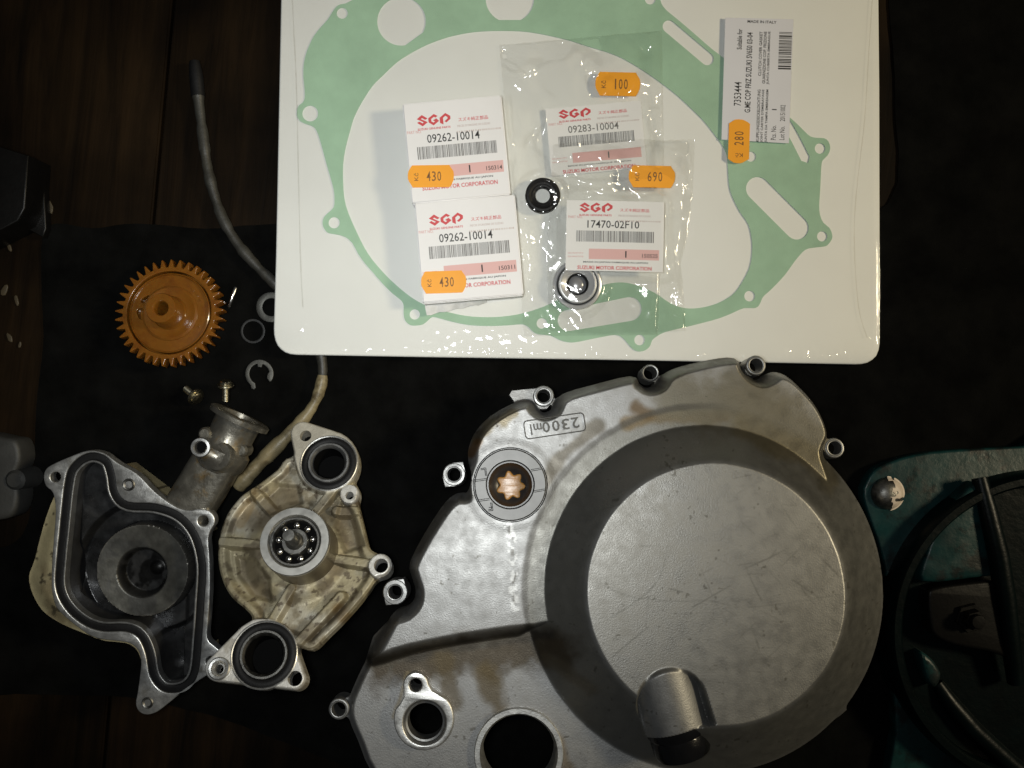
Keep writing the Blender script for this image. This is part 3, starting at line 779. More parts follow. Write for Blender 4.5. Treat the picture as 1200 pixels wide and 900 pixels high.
# mechanical seal
fm = Frame(BO.M @ Vector((mech_c[0], mech_c[1], 0.0026)), BR)
t = thing('mechanical_seal', fm, 'silver metal water pump seal inside the clear bag', 'seal')
s9 = BO.scale(.009)
obj('outer_cup', lathe('outer_cup', [(20 * s9, 0), (29 * s9, 0), (29.3 * s9, .003), (28.6 * s9, .0042), (26.8 * s9, .0046), (25.2 * s9, .0042), (24.6 * s9, .003), (23.4 * s9, .0026), (20 * s9, .0026)], 72, True), M['sealmetal'], t)
obj('rubber_bellows', lathe('rubber_bellows', [(19 * s9, .001), (24.4 * s9, .001), (24.3 * s9, .0034), (19 * s9, .0034)], 64, True), M['rubber'], t)
obj('inner_cup', lathe('inner_cup', [(12.6 * s9, .001), (22.4 * s9, .001), (22.6 * s9, .0072), (21.6 * s9, .0084), (20.2 * s9, .0086), (18.8 * s9, .0078), (14.5 * s9, .0070), (13.2 * s9, .0064), (12.6 * s9, .005)], 72, True), M['sealmetal'], t)
obj('bore_ring', lathe('bore_ring', [(10.8 * s9, .001), (12.6 * s9, .001), (12.6 * s9, .0062), (10.8 * s9, .0056)], 64, True), M['rubber'], t)
obj('carbon_face', lathe('carbon_face', [(0, .0044), (4 * s9, .0043), (8 * s9, .0036), (10.8 * s9, .0020), (10.8 * s9, .0008), (0, .0008)], 48), M['ceramic'], t)
# second bag
X, Y = grid(bounds(bag2), 0.0009); S = sd_poly(X, Y, bag2); inn = ss(0, -0.002, S)
base = np.where(sd_poly(X, Y, bag1) < 0.001, h_bag1(X, Y), 0.0022) + 0.0004
top = base + 0.0006 + 0.0030 * ss(0, -0.02, S)
top = np.maximum(top, quad_bump(X, Y, lab2, 0.0136, 0.012)); top = np.maximum(top, bump_at(X, Y, mech_c, 0.0165, 0.0118, 0.012))
l2 = [([(786, 178), (808, 178), (811, 200), (809, 224)], .001, .0011), ([(779, 250), (806, 249)], .0014, .0014), ([(783, 312), (790, 330), (802, 366)], .001, .0014), ([(806, 275), (797, 310)], .001, .001),
      ([(780, 310), (792, 310)], .001, .001), ([(668, 383), (690, 378), (702, 382)], .0012, .0012), ([(690, 378), (706, 392)], .001, .0008), ([(742, 198), (775, 202), (800, 207)], .0015, .0013),
      ([(655, 230), (700, 226), (770, 228)], .0016, .0015), ([(810, 195), (800, 208), (808, 222)], .001, .0009), ([(668, 182), (730, 178), (770, 172)], .001, .0008), ([(640, 225), (652, 240), (655, 262)], .001, .001)]
l2 += [([(790, 185), (800, 240), (790, 300)], .005, .0018), ([(655, 180), (720, 186), (800, 176)], .004, .0014), ([(660, 222), (700, 230), (770, 226)], .004, .0020), ([(788, 316), (796, 370)], .004, .0016)]
Z2 = top + (1 - .85 * quad_bump(X, Y, lab2, 1.0, .004)) * inn * creases(X, Y, 77, l2, 0.0016)
Z2 = np.where(S > -0.0012, base + 0.0004 + (Z2 - base - 0.0004) * ss(0, -0.0012, S), Z2)
b2 = thing('plastic_bag', BO, 'clear plastic bag with label 17470-02F10 and orange 690 tag', 'bag', 'clear spare part bags lying on the card')
obj('film', hf_mesh('film', X, Y, Z2, S), M['bag'], b2)
obj('back_film', hf_mesh('back_film', X, Y, base, S), M['bagback'], b2)
paper_label(b2, lab2, 0.0120, '17470-02F10', '150525', 33, False, 0.0008)
sticker(b2, BO, 764, 207, 55, 26, R(-1), 0.0080, '690')
sticker(board, BO, 866, 165.5, 52, 25, R(90) - 0.03, 0.0031, '280')
#%%B
M['bosswall'] = mat('shaded_boss_wall', (0.26, 0.235, 0.19), 0.34, 0.9, var=0.15, vscale=90)  # darker than the ring face, standing in for the wall's dim reflections
M['cavwall'] = mat('oily_grey_wall', (0.06, 0.06, 0.062), 0.3, 0.7, var=0.3, vscale=80, bump=0.15, bscale=250)
# ================================================================== hose lying under the card
hz = 0.0042
def mp(px, py, h): 
    a = MAT.uv(px, py, h); return (a[0], a[1], h)
hp = [(228, 72), (230, 90), (233, 120), (238, 160), (243, 195), (251, 228), (263, 260), (281, 289), (303, 314), (325, 335), (350, 362), (370, 395), (378, 428), (375, 456), (362, 483), (338, 509), (312, 535), (288, 560), (277, 573)]
hpath = smooth([mp(x, y, hz) for x, y in hp], 5, False)
nH = len(hpath)
t = thing('rubber_hose', Frame((0, 0, MT)), 'thin grimy hose running under the white card, black tip at one end', 'hose')
kA, kB = 9, 62
wob = [0.94 + 0.10 * math.sin(i * 0.9) + 0.07 * math.sin(i * 2.3) for i in range(nH)]
obj('rubber_tip', tube('rubber_tip', hpath[:kA + 1], [0.0034 + 0.0012 * min(1, i / 5) for i in range(kA + 1)]), M['rubber'], t)
obj('hose_tube', tube('hose_tube', hpath[kA:kB + 1], [0.0037 * wob[i] for i in range(kA, kB + 1)]), M['hosegrey'], t)
tail = hpath[kB:]
obj('stained_end', tube('stained_end', tail, [0.0039 * wob[kB + i] + 0.0013 * min(1, max(0, (i - 8) / 8)) - (0.0026 if i >= len(tail) - 1 else 0) for i in range(len(tail))]), M['hoseyellow'], t)

# ================================================================== amber gear
GR = axis_rot((-0.015, 0.13, 1.0))
GF = Frame((*MAT.uv(201.5, 369.5, 0.011), MT + 0.0046), GR)
g = thing('plastic_gear', GF, 'amber orange plastic gear with a raised hub lying on the black cloth', 'gear')
gs = (CAMZ - 0.0125) / FPX
N = 37; tp = []
for k in range(N):
    a0 = 2 * math.pi * (k + 0.3) / N; st = 2 * math.pi / N
    for da, rr_ in ((-0.50, 54.2), (-0.34, 54.2), (-0.28, 56), (-0.16, 60), (-0.07, 63.2), (0.07, 63.2), (0.16, 60), (0.28, 56), (0.34, 54.2)):
        tp.append((rr_ * gs * math.cos(a0 + da * st), rr_ * gs * math.sin(a0 + da * st)))
flat('toothed_rim', [tp, circle(0, 0, 49.4 * gs, 72)], 0.003, 0.0115, M['gear'], g, 0.0004)
web_h = [circle(0, 0, 14 * gs, 32), stadium((-35 * gs, 2 * gs), (-33 * gs, -3 * gs), 4.6 * gs), stadium((-32 * gs, 15 * gs), (-27 * gs, 18 * gs), 3.4 * gs)]
flat('web', [circle(0, 0, 47.4 * gs, 72)] + web_h, 0.003, 0.0092, M['gear'], g, 0.0003)
obj('back_plate', lathe('back_plate', [(8.2 * gs, .0), (49.6 * gs, .0), (49.6 * gs, .0032), (8.2 * gs, .0032)], 64, True), M['gear'], g)
obj('inner_ring', lathe('inner_ring', [(45.4 * gs, .009), (47.3 * gs, .009), (47.1 * gs, .0106), (46.2 * gs, .0110), (45.4 * gs, .0102)], 72, True), M['gear'], g)
# web dishes down towards the hub, hub rises from it
obj('hub_collar', lathe('hub_collar', [(20 * gs, .0088), (33 * gs, .0088), (32.4 * gs, .0098), (30 * gs, .0106), (27 * gs, .0104), (24 * gs, .0097), (20 * gs, .0098)], 72, True), M['gear'], g)
obj('hub', lathe('hub', [(7.6 * gs, .0), (21 * gs, .0), (21 * gs, .0090), (19.2 * gs, .0100), (17.8 * gs, .0125), (17.4 * gs, .0245), (16.6 * gs, .0255), (9.4 * gs, .0255), (8.2 * gs, .0248), (7.6 * gs, .0235)], 56, True), M['gear'], g)
for k, (a, ln) in enumerate([(R(60 - 12 * i), 3.2 + (i % 3)) for i in range(8)]):
    # worn moulded marks on the web
    rr_ = 37 * gs
    m_ = Print(M['gear'], 0.0092); c, s_ = math.cos(a), math.sin(a)
    p = [(rr_, -ln * gs / 2), (rr_ + 1.6 * gs, -ln * gs / 2), (rr_ + 1.6 * gs, ln * gs / 2), (rr_, ln * gs / 2)]
    m_.poly([(c * x - s_ * y, s_ * x + c * y) for x, y in p]); m_.build('moulded_mark', g, thick=0.0004)
for k in range(2):   # raised curved shoulders beside the hub
    pass

# ================================================================== small loose hardware
pa = mp(268, 360, .0013); pb = mp(276.5, 336.5, .0013)
tag(obj('dowel_pin', tube('dowel_pin', [(pa[0], pa[1], MT + .0013), (pa[0] * .97 + pb[0] * .03, pa[1] * .97 + pb[1] * .03, MT + .0014), (pb[0] * .97 + pa[0] * .03, pb[1] * .97 + pa[1] * .03, MT + .0014), (pb[0], pb[1], MT + .0013)], [.0010, .0014, .0014, .0010], 16), M['steel']),
    'short shiny steel dowel pin beside the amber gear', 'pin')
fw = Frame((*MAT.uv(318, 360, .001), MT))
tag(obj('flat_washer', ring('flat_washer', 10.4 * fw.scale(), 17.6 * fw.scale(), 0, .0014, .0003), M['washersteel'], frame=fw), 'grey flat washer half hidden under the white card', 'washer')
fw = Frame((*MAT.uv(296, 388, .001), MT))
tag(obj('thin_washer', ring('thin_washer', 11.6 * fw.scale(), 14.4 * fw.scale(), 0, .0006, .0002), M['grimerubber'], frame=fw), 'thin blackened washer lying by the flat grey washer', 'washer')
# e-clip
fe = Frame((*MAT.uv(304, 438, .001), MT)); es = fe.scale()
def arc(r, a0, a1, n): return [(r * math.cos(R(a0 + (a1 - a0) * k / n)), r * math.sin(R(a0 + (a1 - a0) * k / n))) for k in range(n + 1)]
ec = arc(16.5, -28, 232, 26) + [(-9.2, -17.5), (-6.4, -18.5), (-4.2, -16.5), (-5.0, -11), (-8.2, -8.8)] + arc(11.8, 214, 100, 10) + [(-2.0, 8.0), (2.6, 7.6)] + arc(11.8, 72, 12, 6) + [(9.4, -1.0), (9.0, -5.2), (12.2, -9.5)]
eo = flat('e_clip', [[(x * es, y * es) for x, y in ec]], 0, .0013, M['washersteel'], None, 0.0003, frame=fe)
tag(eo, 'grey spring steel retaining clip open at one side', 'clip')
# screws
def screw(frame, label, rot, parts_scale=1.0):
    t = thing('small_screw', frame, label, 'screw', 'small plated screws by the pump elbow')
    k = parts_scale
    obj('head', lathe('head', [(0, 0), (.0030 * k, 0), (.0046 * k, .0002), (.0049 * k, .0010), (.0047 * k, .0018), (.0034 * k, .0021), (.0033 * k, .0038), (.0028 * k, .0042), (0, .0042)], 24), M['zinc'], t).matrix_local = rot
    obj('shank', lathe('shank', [(0, -.0100)] + [(.0021 * k - (.0003 if i % 2 else 0), -.0098 + .0005 * i) for i in range(18)] + [(.0021 * k, 0)], 20), M['zinc'], t).matrix_local = rot
    return t
p = MAT.uv(229, 464, .004)
screw(Frame((p[0], p[1], MT)), 'small plated screw lying loose on the cloth below the gear', Matrix.Translation((0, 0, .0052)) @ axis_rot((0.55, -0.35, 0.35)).to_4x4() @ Matrix.Rotation(0.3, 4, 'Z'), 1.22)
p = MAT.uv(262, 453, .02)
screw(Frame((p[0], p[1], MT)), 'small plated screw standing on its head against the pump elbow', Matrix.Translation((0, 0, .016)) @ axis_rot((0.12, 1.0, 0.40)).to_4x4(), 1.12)

# ================================================================== water pump housing (open cavity up)
PH_H = 0.040
HF = Frame((*MAT.uv(155, 680, PH_H), MT))
ph = thing('pump_housing', HF, 'open cast water pump housing with black sealing ring and elbow outlet', 'pump housing')
z1 = lambda x, y: (20 + x / 2.648, 510 + y / 2.648)
fl_px = [(103, 528), (122, 531), (137, 542), (160, 555), (182, 577), (206, 594), (222, 598), (232, 596.5), (243, 598), (250, 604), (251.5, 613), (247, 621), (244, 632), (245.5, 655), (246, 690), (244, 725), (243, 748), (252, 758), (261, 766), (261, 776),
         (254, 785), (240, 793), (215, 810), (190, 830), (180, 836), (170, 837.5), (162, 833), (159, 824), (161, 812), (164, 790), (165, 774), (161, 761), (152, 754), (140, 751.5), (114, 748), (95, 738), (69, 716), (62, 700), (60, 680), (62, 640), (65, 600),
         (62, 578), (54, 570), (51, 560), (53, 551), (60, 545), (80, 536)]
groove_px = [z1(*q) for q in [(138, 220), (145, 160), (158, 105), (195, 66), (240, 54), (284, 74), (302, 120), (312, 176), (345, 207), (430, 213), (508, 243), (560, 305), (585, 400), (580, 520), (572, 640), (562, 735), (535, 782), (490, 800), (445, 792), (412, 750), (398, 680),
                             (375, 630), (335, 610), (262, 609), (200, 586), (145, 535), (118, 470), (122, 380), (130, 300)]]
def inset(px, d):
    n = len(px); A = sum(px[i][0] * px[(i + 1) % n][1] - px[(i + 1) % n][0] * px[i][1] for i in range(n)); sg = 1 if A > 0 else -1; o = []
    for i in range(n):
        a = px[i - 1]; b = px[(i + 1) % n]; dx, dy = b[0] - a[0], b[1] - a[1]; L = math.hypot(dx, dy)
        o.append((px[i][0] - sg * dy / L * d, px[i][1] + sg * dx / L * d))
    return o
gr_o = smooth(groove_px, 4); gr_i = inset(gr_o, 9.0); lip_i = inset(gr_o, 11.6)
hole_px = [((65, 559), 6.2), ((238, 610.5), 6.4), ((247, 775), 6.0)]
screwh = [((151, 568), 5.0), ((173, 823.5), 4.6)]
fl_loop = HF.pts(smooth(fl_px, 3), PH_H)
flat('flange', [fl_loop, HF.pts(gr_o, PH_H)] + [circle(*HF.uv(*c, PH_H), r * HF.scale(PH_H), 24) for c, r in hole_px], PH_H - .008, PH_H, M['machined'], ph, 0.0006)
flat('sealing_ring', [HF.pts(inset(gr_o, -0.2), PH_H), HF.pts(inset(gr_o, 9.1), PH_H)], PH_H - .006, PH_H - .0006, M['rubber'], ph, 0.0010)
flat('inner_lip', [HF.pts(gr_i, PH_H), HF.pts(lip_i, PH_H)], PH_H - .007, PH_H - .0002, M['machcap'], ph, 0.0004)
for c, r in screwh:
    q = HF.uv(*c, PH_H); k = HF.scale(PH_H)
    obj('dimple', lathe('dimple', [(r * 1.5 * k, PH_H + .0001), (r * 1.25 * k, PH_H + .0007), (r * k, PH_H + .0004), (r * .8 * k, PH_H - .0001), (0, PH_H - .0002)], 24), M['steeldull'], ph, loc=(q[0], q[1], 0))
# cavity
lip_loop = HF.pts(lip_i, PH_H); b_ = bounds(lip_loop, .001)
X, Y = grid(b_, 0.0006); S = sd_poly(X, Y, HF.pts(inset(gr_o, 10.2), PH_H))
cc = HF.uv(168, 668, .028); k = HF.scale(.028); rad = np.hypot(X - cc[0], Y - cc[1]) / k
zt = PH_H
ul = sd_line(X, Y, HF.pts([(88, 560), (86, 690)], .01)) / k          # deep channel down the left
ll = sd_line(X, Y, HF.pts([(204, 700), (200, 815)], .01)) / k        # deep channel at the lower right
plat = zt - .015 + 0 * X
ch = zt - .034
depth = plat * 1
depth = np.where(ss(22, 17, ul) > 0, depth + (ch - depth) * ss(22, 16, ul), depth)
depth = depth + (ch - depth) * ss(24, 17, ll)
dish = zt - .0115 - .0005 * ss(53, 50, rad)
body = np.where(rad < 80, zt - .022 + .0 * rad, depth)
body = depth + (zt - .024 - depth) * ss(82, 76, rad) * ss(50, 54, rad) * 0.9
cup = zt - .0105 - .0040 * (1 - rad / 54)
body = body + (cup - body) * ss(55.5, 53.5, rad)
hole_c = HF.uv(172, 668, .02); rh = np.hypot(X - hole_c[0], Y - hole_c[1]) / k
body = body + (zt - .0205 - body) * ss(30, 24, rh)
bl_c = HF.uv(186, 664, .018); rb = np.hypot(X - bl_c[0], Y - bl_c[1]) / k
body = np.maximum(body, np.where(rb < 12, zt - .0185 - .004 * (rb / 12) ** 2, 0))
sh_ = sd_c(X, Y, HF.uv(99, 664, .01), 7 * k)
body = np.where(sh_ < 0, zt - .039, body)
Z = body
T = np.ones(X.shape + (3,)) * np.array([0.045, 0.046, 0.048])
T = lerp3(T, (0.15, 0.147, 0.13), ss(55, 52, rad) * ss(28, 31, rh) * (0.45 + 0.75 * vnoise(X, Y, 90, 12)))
T = lerp3(T, (0.012, 0.012, 0.012), ss(29, 26, rh))  # hole floor tinted black, with the hole's shade put into the colour
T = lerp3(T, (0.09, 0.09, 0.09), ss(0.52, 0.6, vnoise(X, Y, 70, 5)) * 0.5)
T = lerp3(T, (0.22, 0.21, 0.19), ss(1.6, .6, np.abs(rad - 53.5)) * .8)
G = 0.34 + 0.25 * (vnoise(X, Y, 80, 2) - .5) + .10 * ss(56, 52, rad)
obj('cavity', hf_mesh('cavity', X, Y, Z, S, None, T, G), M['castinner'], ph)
w0 = HF.pts(inset(gr_o, 11.0), PH_H); w1 = HF.pts(inset(gr_o, 12.6), PH_H); nw = len(w0)
obj('cavity_wall', from_py('cavity_wall', [(x, y, zt - .0015) for x, y in w0] + [(x, y, .0) for x, y in w1], [(i, (i + 1) % nw, nw + (i + 1) % nw, nw + i) for i in range(nw)], 60), M['cavwall'], ph)
# outer body under the flange, with the bulge on the left
body_px = [(66, 572), (50, 610), (38, 655), (31, 676), (34, 694), (46, 716), (66, 731), (92, 742), (118, 752), (150, 757), (163, 775), (166, 812), (180, 822), (215, 798), (238, 780), (236, 740), (238, 640), (228, 606), (196, 590), (150, 556), (120, 536), (90, 542)]
bl_ = HF.pts(smooth(body_px, 4), .030); b_ = bounds(bl_, .001)
X, Y = grid(b_, 0.0008); S = sd_poly(X, Y, bl_)
Z = .0315 + .0 * X - .0045 * ss(-.012, .0, S) - .0007 * vnoise(X, Y, 90, 3)
keep = sd_poly(X, Y, HF.pts(inset(gr_o, 3), PH_H))          # leave the cavity free
S = np.maximum(S, -keep)
T = np.ones(X.shape + (3,)) * np.array([0.46, 0.39, 0.22])
T = lerp3(T, (0.30, 0.24, 0.13), ss(.5, .72, vnoise(X, Y, 70, 8)))
T = lerp3(T, (0.10, 0.08, 0.045), ss(.62, .7, vnoise(X, Y, 150, 18)))
obj('outer_body', hf_mesh('outer_body', X, Y, Z, S, 0.0, T, 0.62 + 0 * X), M['castdirty'], ph)
# elbow outlet
def hl(px, py, h): 
    a = HF.uv(px, py, h); return Vector((a[0], a[1], h))
e0 = hl(216, 600, .026); e1 = hl(262, 528, .027); e2 = hl(285, 482, .026)
d01 = (e1 - e0).normalized()
# squarish arm
def prism(name, a, b, wa, wb, ha, hb, n=20, pw_=0.45):
    d = (b - a).normalized(); s_ = d.cross(Vector((0, 0, 1))).normalized(); u = s_.cross(d)
    V_ = []; F_ = []; st = 8
    for i in range(st + 1):
        t_ = i / st; c = a.lerp(b, t_); ww = wa + (wb - wa) * t_; hh = ha + (hb - ha) * t_
        for k_ in range(n):
            an = 2 * math.pi * k_ / n; cx, sy = math.cos(an), math.sin(an)
            V_.append(c + s_ * (ww * math.copysign(abs(cx) ** pw_, cx)) + u * (hh * math.copysign(abs(sy) ** pw_, sy)))
    for i in range(st):
        for k_ in range(n): F_.append((i * n + k_, i * n + (k_ + 1) % n, (i + 1) * n + (k_ + 1) % n, (i + 1) * n + k_))
    F_.append(tuple(range(n))[::-1]); F_.append(tuple(st * n + k_ for k_ in range(n)))
    return from_py(name, V_, F_, 45)
obj('outlet_arm', prism('outlet_arm', e0 + Vector((0, -.004, 0)), e1, .0155, .0145, .0125, .0125), M['elbow'], ph)
nr = (e2 - e1).normalized()
obj('outlet_neck', lathe('outlet_neck', [(0, -.014), (.013, -.013), (.0165, -.008), (.0172, -.004), (.0172, .001), (.0160, .0020), (.0148, .0045), (.0143, .012), (.0146, .0185), (.0150, .0205), (.0196, .0212), (.0198, .0240), (.0186, .0248), (.0125, .0248), (.0120, .018), (0, .018)], 48),
    M['elbow'], ph, loc=e1, rot=axis_rot(nr))
# boss with the small spigot facing up
q = hl(257, 536, .043); obj('spigot_boss', lathe('spigot_boss', [(.0, .0105), (.0062, .0105), (.0088, .0100), (.0098, .0085), (.0104, .0), (.0112, -.008), (0, -.008)], 40), M['elbow'], ph, loc=q - Vector((0, 0, .011)), rot=axis_rot((-0.18, 0.1, 1)))
q = hl(232.5, 525.5, .050); obj('spigot_arm', tube('spigot_arm', [hl(255, 536, .038), hl(246, 531, .039), hl(238, 528, .041)], [.0068, .0066, .0062], 20), M['elbow'], ph)
obj('spigot_tube', lathe('spigot_tube', [(.0036, -.002), (.0036, .0125), (.0042, .0132), (.0056, .0130), (.0061, .0120), (.0056, .0095), (.0056, -.006), (.0, -.006)], 36), M['machcap'], ph, loc=q - Vector((0, 0, .0125)), rot=axis_rot((0.1, 0.05, 1)))
obj('spigot_bore', lathe('spigot_bore', [(0, .006), (.0036, .006), (.0036, .003), (0, .003)], 24), M['void'], ph, loc=q - Vector((0, 0, .0125)), rot=axis_rot((0.1, 0.05, 1)))
qn = hl(243, 508, .034); obj('neck_lug', lathe('neck_lug', [(0, .006), (.0030, .006), (.0042, .0045), (.0045, -.004), (0, -.004)], 24), M['elbow'], ph, loc=qn)
qn = hl(285, 527, .030); obj('neck_lug', lathe('neck_lug', [(0, .006), (.0030, .006), (.0042, .0045), (.0048, -.006), (0, -.006)], 24), M['elbow'], ph, loc=qn)

# ================================================================== water pump cover with bearing
PR = Matrix.Rotation(R(-22), 3, 'X')
PC = Frame((*TABLE.uv(350, 650, .043), .043), PR)
pc = thing('pump_cover', PC, 'cream stained cast water pump cover with ball bearing and shaft end', 'pump cover')
ps = PC.scale(0)
def hullpx(cs): 
    pts = []
    for (c, r) in cs: pts += circle(c[0], c[1], r, 28)
    return hull(pts)
main_px = [(342, 536), (325, 551), (300, 570), (285, 580), (274, 592), (265, 606), (258, 628), (256, 655), (261, 680), (272, 700), (288, 714), (297, 725), (298, 738), (310, 745), (340, 752), (365, 762), (385, 745), (405, 725), (425, 702), (440, 680), (444, 664), (434, 645), (427, 620), (420, 592), (412, 572), (400, 545)]
seats = [((385, 542), 34.5), ((309, 767), 37)]
top_px = hullpx([((357, 511), 15.5), ((385, 542), 36.5)])
bot_px = hullpx([((257, 784), 15.5), ((309, 765), 39), ((345.5, 795), 14.5)])
right_px = hullpx([((446, 663.5), 14), ((425, 662), 16)])
sm_px = hullpx([((409, 578), 12.5), ((395, 580), 14)])
ears = [((358, 510.5), 7.0), ((446.5, 663), 8.2), ((345.5, 795), 8.2), ((256.5, 784), 5.2), ((409.5, 580.5), 5.0)]
L = lambda lst, h=0: PC.pts(lst, h)
P_main, P_top, P_bot, P_right, P_sm = L(smooth(main_px, 4)), L(top_px), L(bot_px), L(right_px), L(sm_px)
b_ = bounds(P_main + P_top + P_bot + P_right, .001)
X, Y = grid(b_, 0.00052)
sM = sd_poly(X, Y, P_main); sT = sd_poly(X, Y, P_top); sB = sd_poly(X, Y, P_bot); sR = sd_poly(X, Y, P_right); sS = sd_poly(X, Y, P_sm)
k_ = .004
S = smin(smin(smin(smin(sM, sT, k_), sB, k_), sR, k_), sS, k_)
cb = PC.uv(347, 646, 0); rb = np.hypot(X - cb[0], Y - cb[1])
Z = .0 * X - .0012 + .0008 * (vnoise(X, Y, 45, 4) - .5)
Z += .0030 * ss(-.0075, -.0035, sM)                                  # raised rim
Z += .0040 * ss(.034, .024, rb)                                      # swelling round the bearing boss
ribs = [[(330, 612), (300, 578)], [(312, 640), (262, 636)], [(343, 690), (318, 732)], [(385, 655), (440, 663)], [(368, 605), (392, 575)], [(395, 600), (424, 600)], [(400, 700), (352, 752)]]
for rbp in ribs: Z = np.maximum(Z, -.002 + .0062 * ss(.0048, .0022, sd_line(X, Y, L(rbp))))
pock = [[(275, 650), (300, 655), (318, 680), (318, 705), (296, 700), (278, 675)], [(400, 585), (415, 600), (428, 640), (404, 648), (392, 618)], [(300, 590), (325, 566), (350, 568), (355, 590), (318, 606)]]
for q_ in pock: Z = Z - .0024 * ss(.001, -.0022, sd_poly(X, Y, L(q_)))
Z = Z + (.0045 - Z) * ss(.0015, -.0005, sT) + 0
Z = Z + (.0048 - Z) * ss(.0012, -.0005, sB)
cr_ = PC.uv(446.5, 663, .0055); rr2 = np.hypot(X - cr_[0], Y - cr_[1]); Z = Z + (.0055 - Z) * ss(.0082, .0074, rr2)
cr_ = PC.uv(409.5, 579, .004); rr3 = np.hypot(X - cr_[0], Y - cr_[1]); Z = Z + (.0044 - Z) * ss(.0066, .0058, rr3)
Z = Z - .0018 * ss(-.0016, .0, S) ** 2
for c, r in ears:
    q = PC.uv(*c, .005); S = np.maximum(S, -(np.hypot(X - q[0], Y - q[1]) - r * ps))
for (c, r), hh in zip(seats, (.0045, .0048)):
    q = PC.uv(*c, hh); S = np.maximum(S, -(np.hypot(X - q[0], Y - q[1]) - (r - 4) * ps))
# colour of the casting and its deposits
n1 = vnoise(X, Y, 38, 31); n2 = vnoise(X, Y, 110, 5); n3 = vnoise(X, Y, 260, 9)
T = np.ones(X.shape + (3,)) * np.array([0.31, 0.27, 0.17])
T = lerp3(T, (0.36, 0.335, 0.265), ss(.45, .62, n1))
T = lerp3(T, (0.17, 0.14, 0.085), ss(.50, .66, n2) * .75)
T = lerp3(T, (0.07, 0.05, 0.03), ss(.64, .71, n3) * .8)
for pl, r_, col, am in [([(300, 608), (318, 612)], .010, (.12, .095, .06), .75), ([(385, 598), (400, 604)], .011, (.10, .085, .06), .75), ([(398, 715), (402, 722)], .006, (.17, .11, .04), .8), ([(362, 752), (420, 700)], .004, (.10, .085, .06), .6), ([(280, 612), (300, 580)], .005, (.22, .15, .06), .6)]:
    T = lerp3(T, col, am * ss(r_, r_ * .4, sd_line(X, Y, L(pl)) + .004 * (n2 - .5)))
for q_ in pock: T = lerp3(T, (.15, .12, .075), .75 * ss(.0012, -.0030, sd_poly(X, Y, L(q_)) + .004 * (n2 - .5)))
T = lerp3(T, (.10, .08, .05), .7 * ss(.0075, .0042, np.abs(rb - .027)) * ss(.45, .6, n2))
T = lerp3(T, (.09, .07, .045), .65 * ss(-.0095, -.0062, sM) * ss(-.0035, -.0052, sM) * ss(.42, .6, n2))
bare = np.maximum(ss(.0008, -.0008, sB), np.maximum(ss(.0008, -.0008, sT), np.maximum(ss(.0082, .0074, rr2), ss(.0066, .0058, rr3))))
T = lerp3(T, (0.58, 0.57, 0.54), bare * (1 - .45 * ss(.58, .7, n2)))
T = lerp3(T, (0.40, 0.36, 0.26), ss(.0008, -.0008, sT) * .6)
G = .52 + .2 * (n2 - .5) - .08 * bare
obj('casting', hf_mesh('casting', X, Y, Z, S, -.008, T, G), M['castdirty'], pc)
# O-ring seats
for (c, r), hh, ri in zip(seats, (.0045, .0048), (25, 27)):
    q = PC.uv(*c, hh + .001); kk = ps
    lc = (q[0], q[1], hh)
    obj('seat_ring', lathe('seat_ring', [((r - 1.5) * kk, -.008), ((r + .5) * kk, -.008), ((r + .5) * kk, .0002), ((r - .5) * kk, .0005), ((r - 1.5) * kk, .0002)], 64, True), M['machined'], pc, loc=lc)
    obj('o_ring', lathe('o_ring', [((r - 1.2 + ri) / 2 * kk + (r - 1.2 - ri) / 2 * kk * math.cos(a), -.0004 + .0012 * math.sin(a)) for a in [2 * math.pi * j / 12 for j in range(12)]], 64, True), M['rubber'], pc, loc=lc)
    obj('sleeve', lathe('sleeve', [((ri - 6.5) * kk, -.014), (ri * kk, -.014), (ri * kk, .0006), ((ri - .8) * kk, .0014), ((ri - 3.0) * kk, .0014), ((ri - 4.2) * kk, .0004), ((ri - 6.5) * kk, -.0014)], 64, True), M['steeldull'] if ri == 27 else M['machcap'], pc, loc=lc)
    obj('bore', lathe('bore', [((ri - 6.5) * kk, .0), ((ri - 6.7) * kk, -.016), (0, -.016)], 48), M['void'], pc, loc=lc)
qq = PC.uv(257, 783.5, .006); obj('bushing', lathe('bushing', [(5.2 * ps, -.010), (12 * ps, -.010), (12.4 * ps, .0012), (11 * ps, .0020), (8.6 * ps, .0018), (7.6 * ps, .0006), (5.6 * ps, -.0004), (5.2 * ps, -.0014)], 40, True), M['machined'], pc, loc=(qq[0], qq[1], .0055))
# bearing
hb = .0290
qb = PC.uv(350.5, 634, hb); lb = (cb[0] * .35 + qb[0] * .65, cb[1] * .35 + qb[1] * .65, 0)
kb = PC.scale(hb)
obj('bearing_boss', lathe('bearing_boss', [(29 * kb, -.002), (43.5 * kb, -.002), (42.4 * kb, .003), (41.9 * kb, .006), (41.3 * kb, hb - .0030), (40.0 * kb, hb - .0024), (29 * kb, hb - .0024)], 96, True), M['bosswall'], pc, loc=lb)
obj('bearing_outer_ring', lathe('bearing_outer_ring', [(29.6 * kb, hb - .0026), (41.2 * kb, hb - .0026), (41.2 * kb, hb - .0008), (40.2 * kb, hb), (31.8 * kb, hb), (30.6 * kb, hb - .0010), (29.6 * kb, hb - .0022)], 96, True), M['bearingsteel'], pc, loc=lb)
br = thing('ball_bearing', Frame(), '', '') if False else None
o_ = obj('bearing', lathe('bearing', [(26 * kb, hb - .010), (29.6 * kb, hb - .010), (29.6 * kb, hb - .0016), (28.8 * kb, hb - .0010), (26.8 * kb, hb - .0010), (26 * kb, hb - .0020)], 72, True), M['steeldull'], pc, loc=lb)
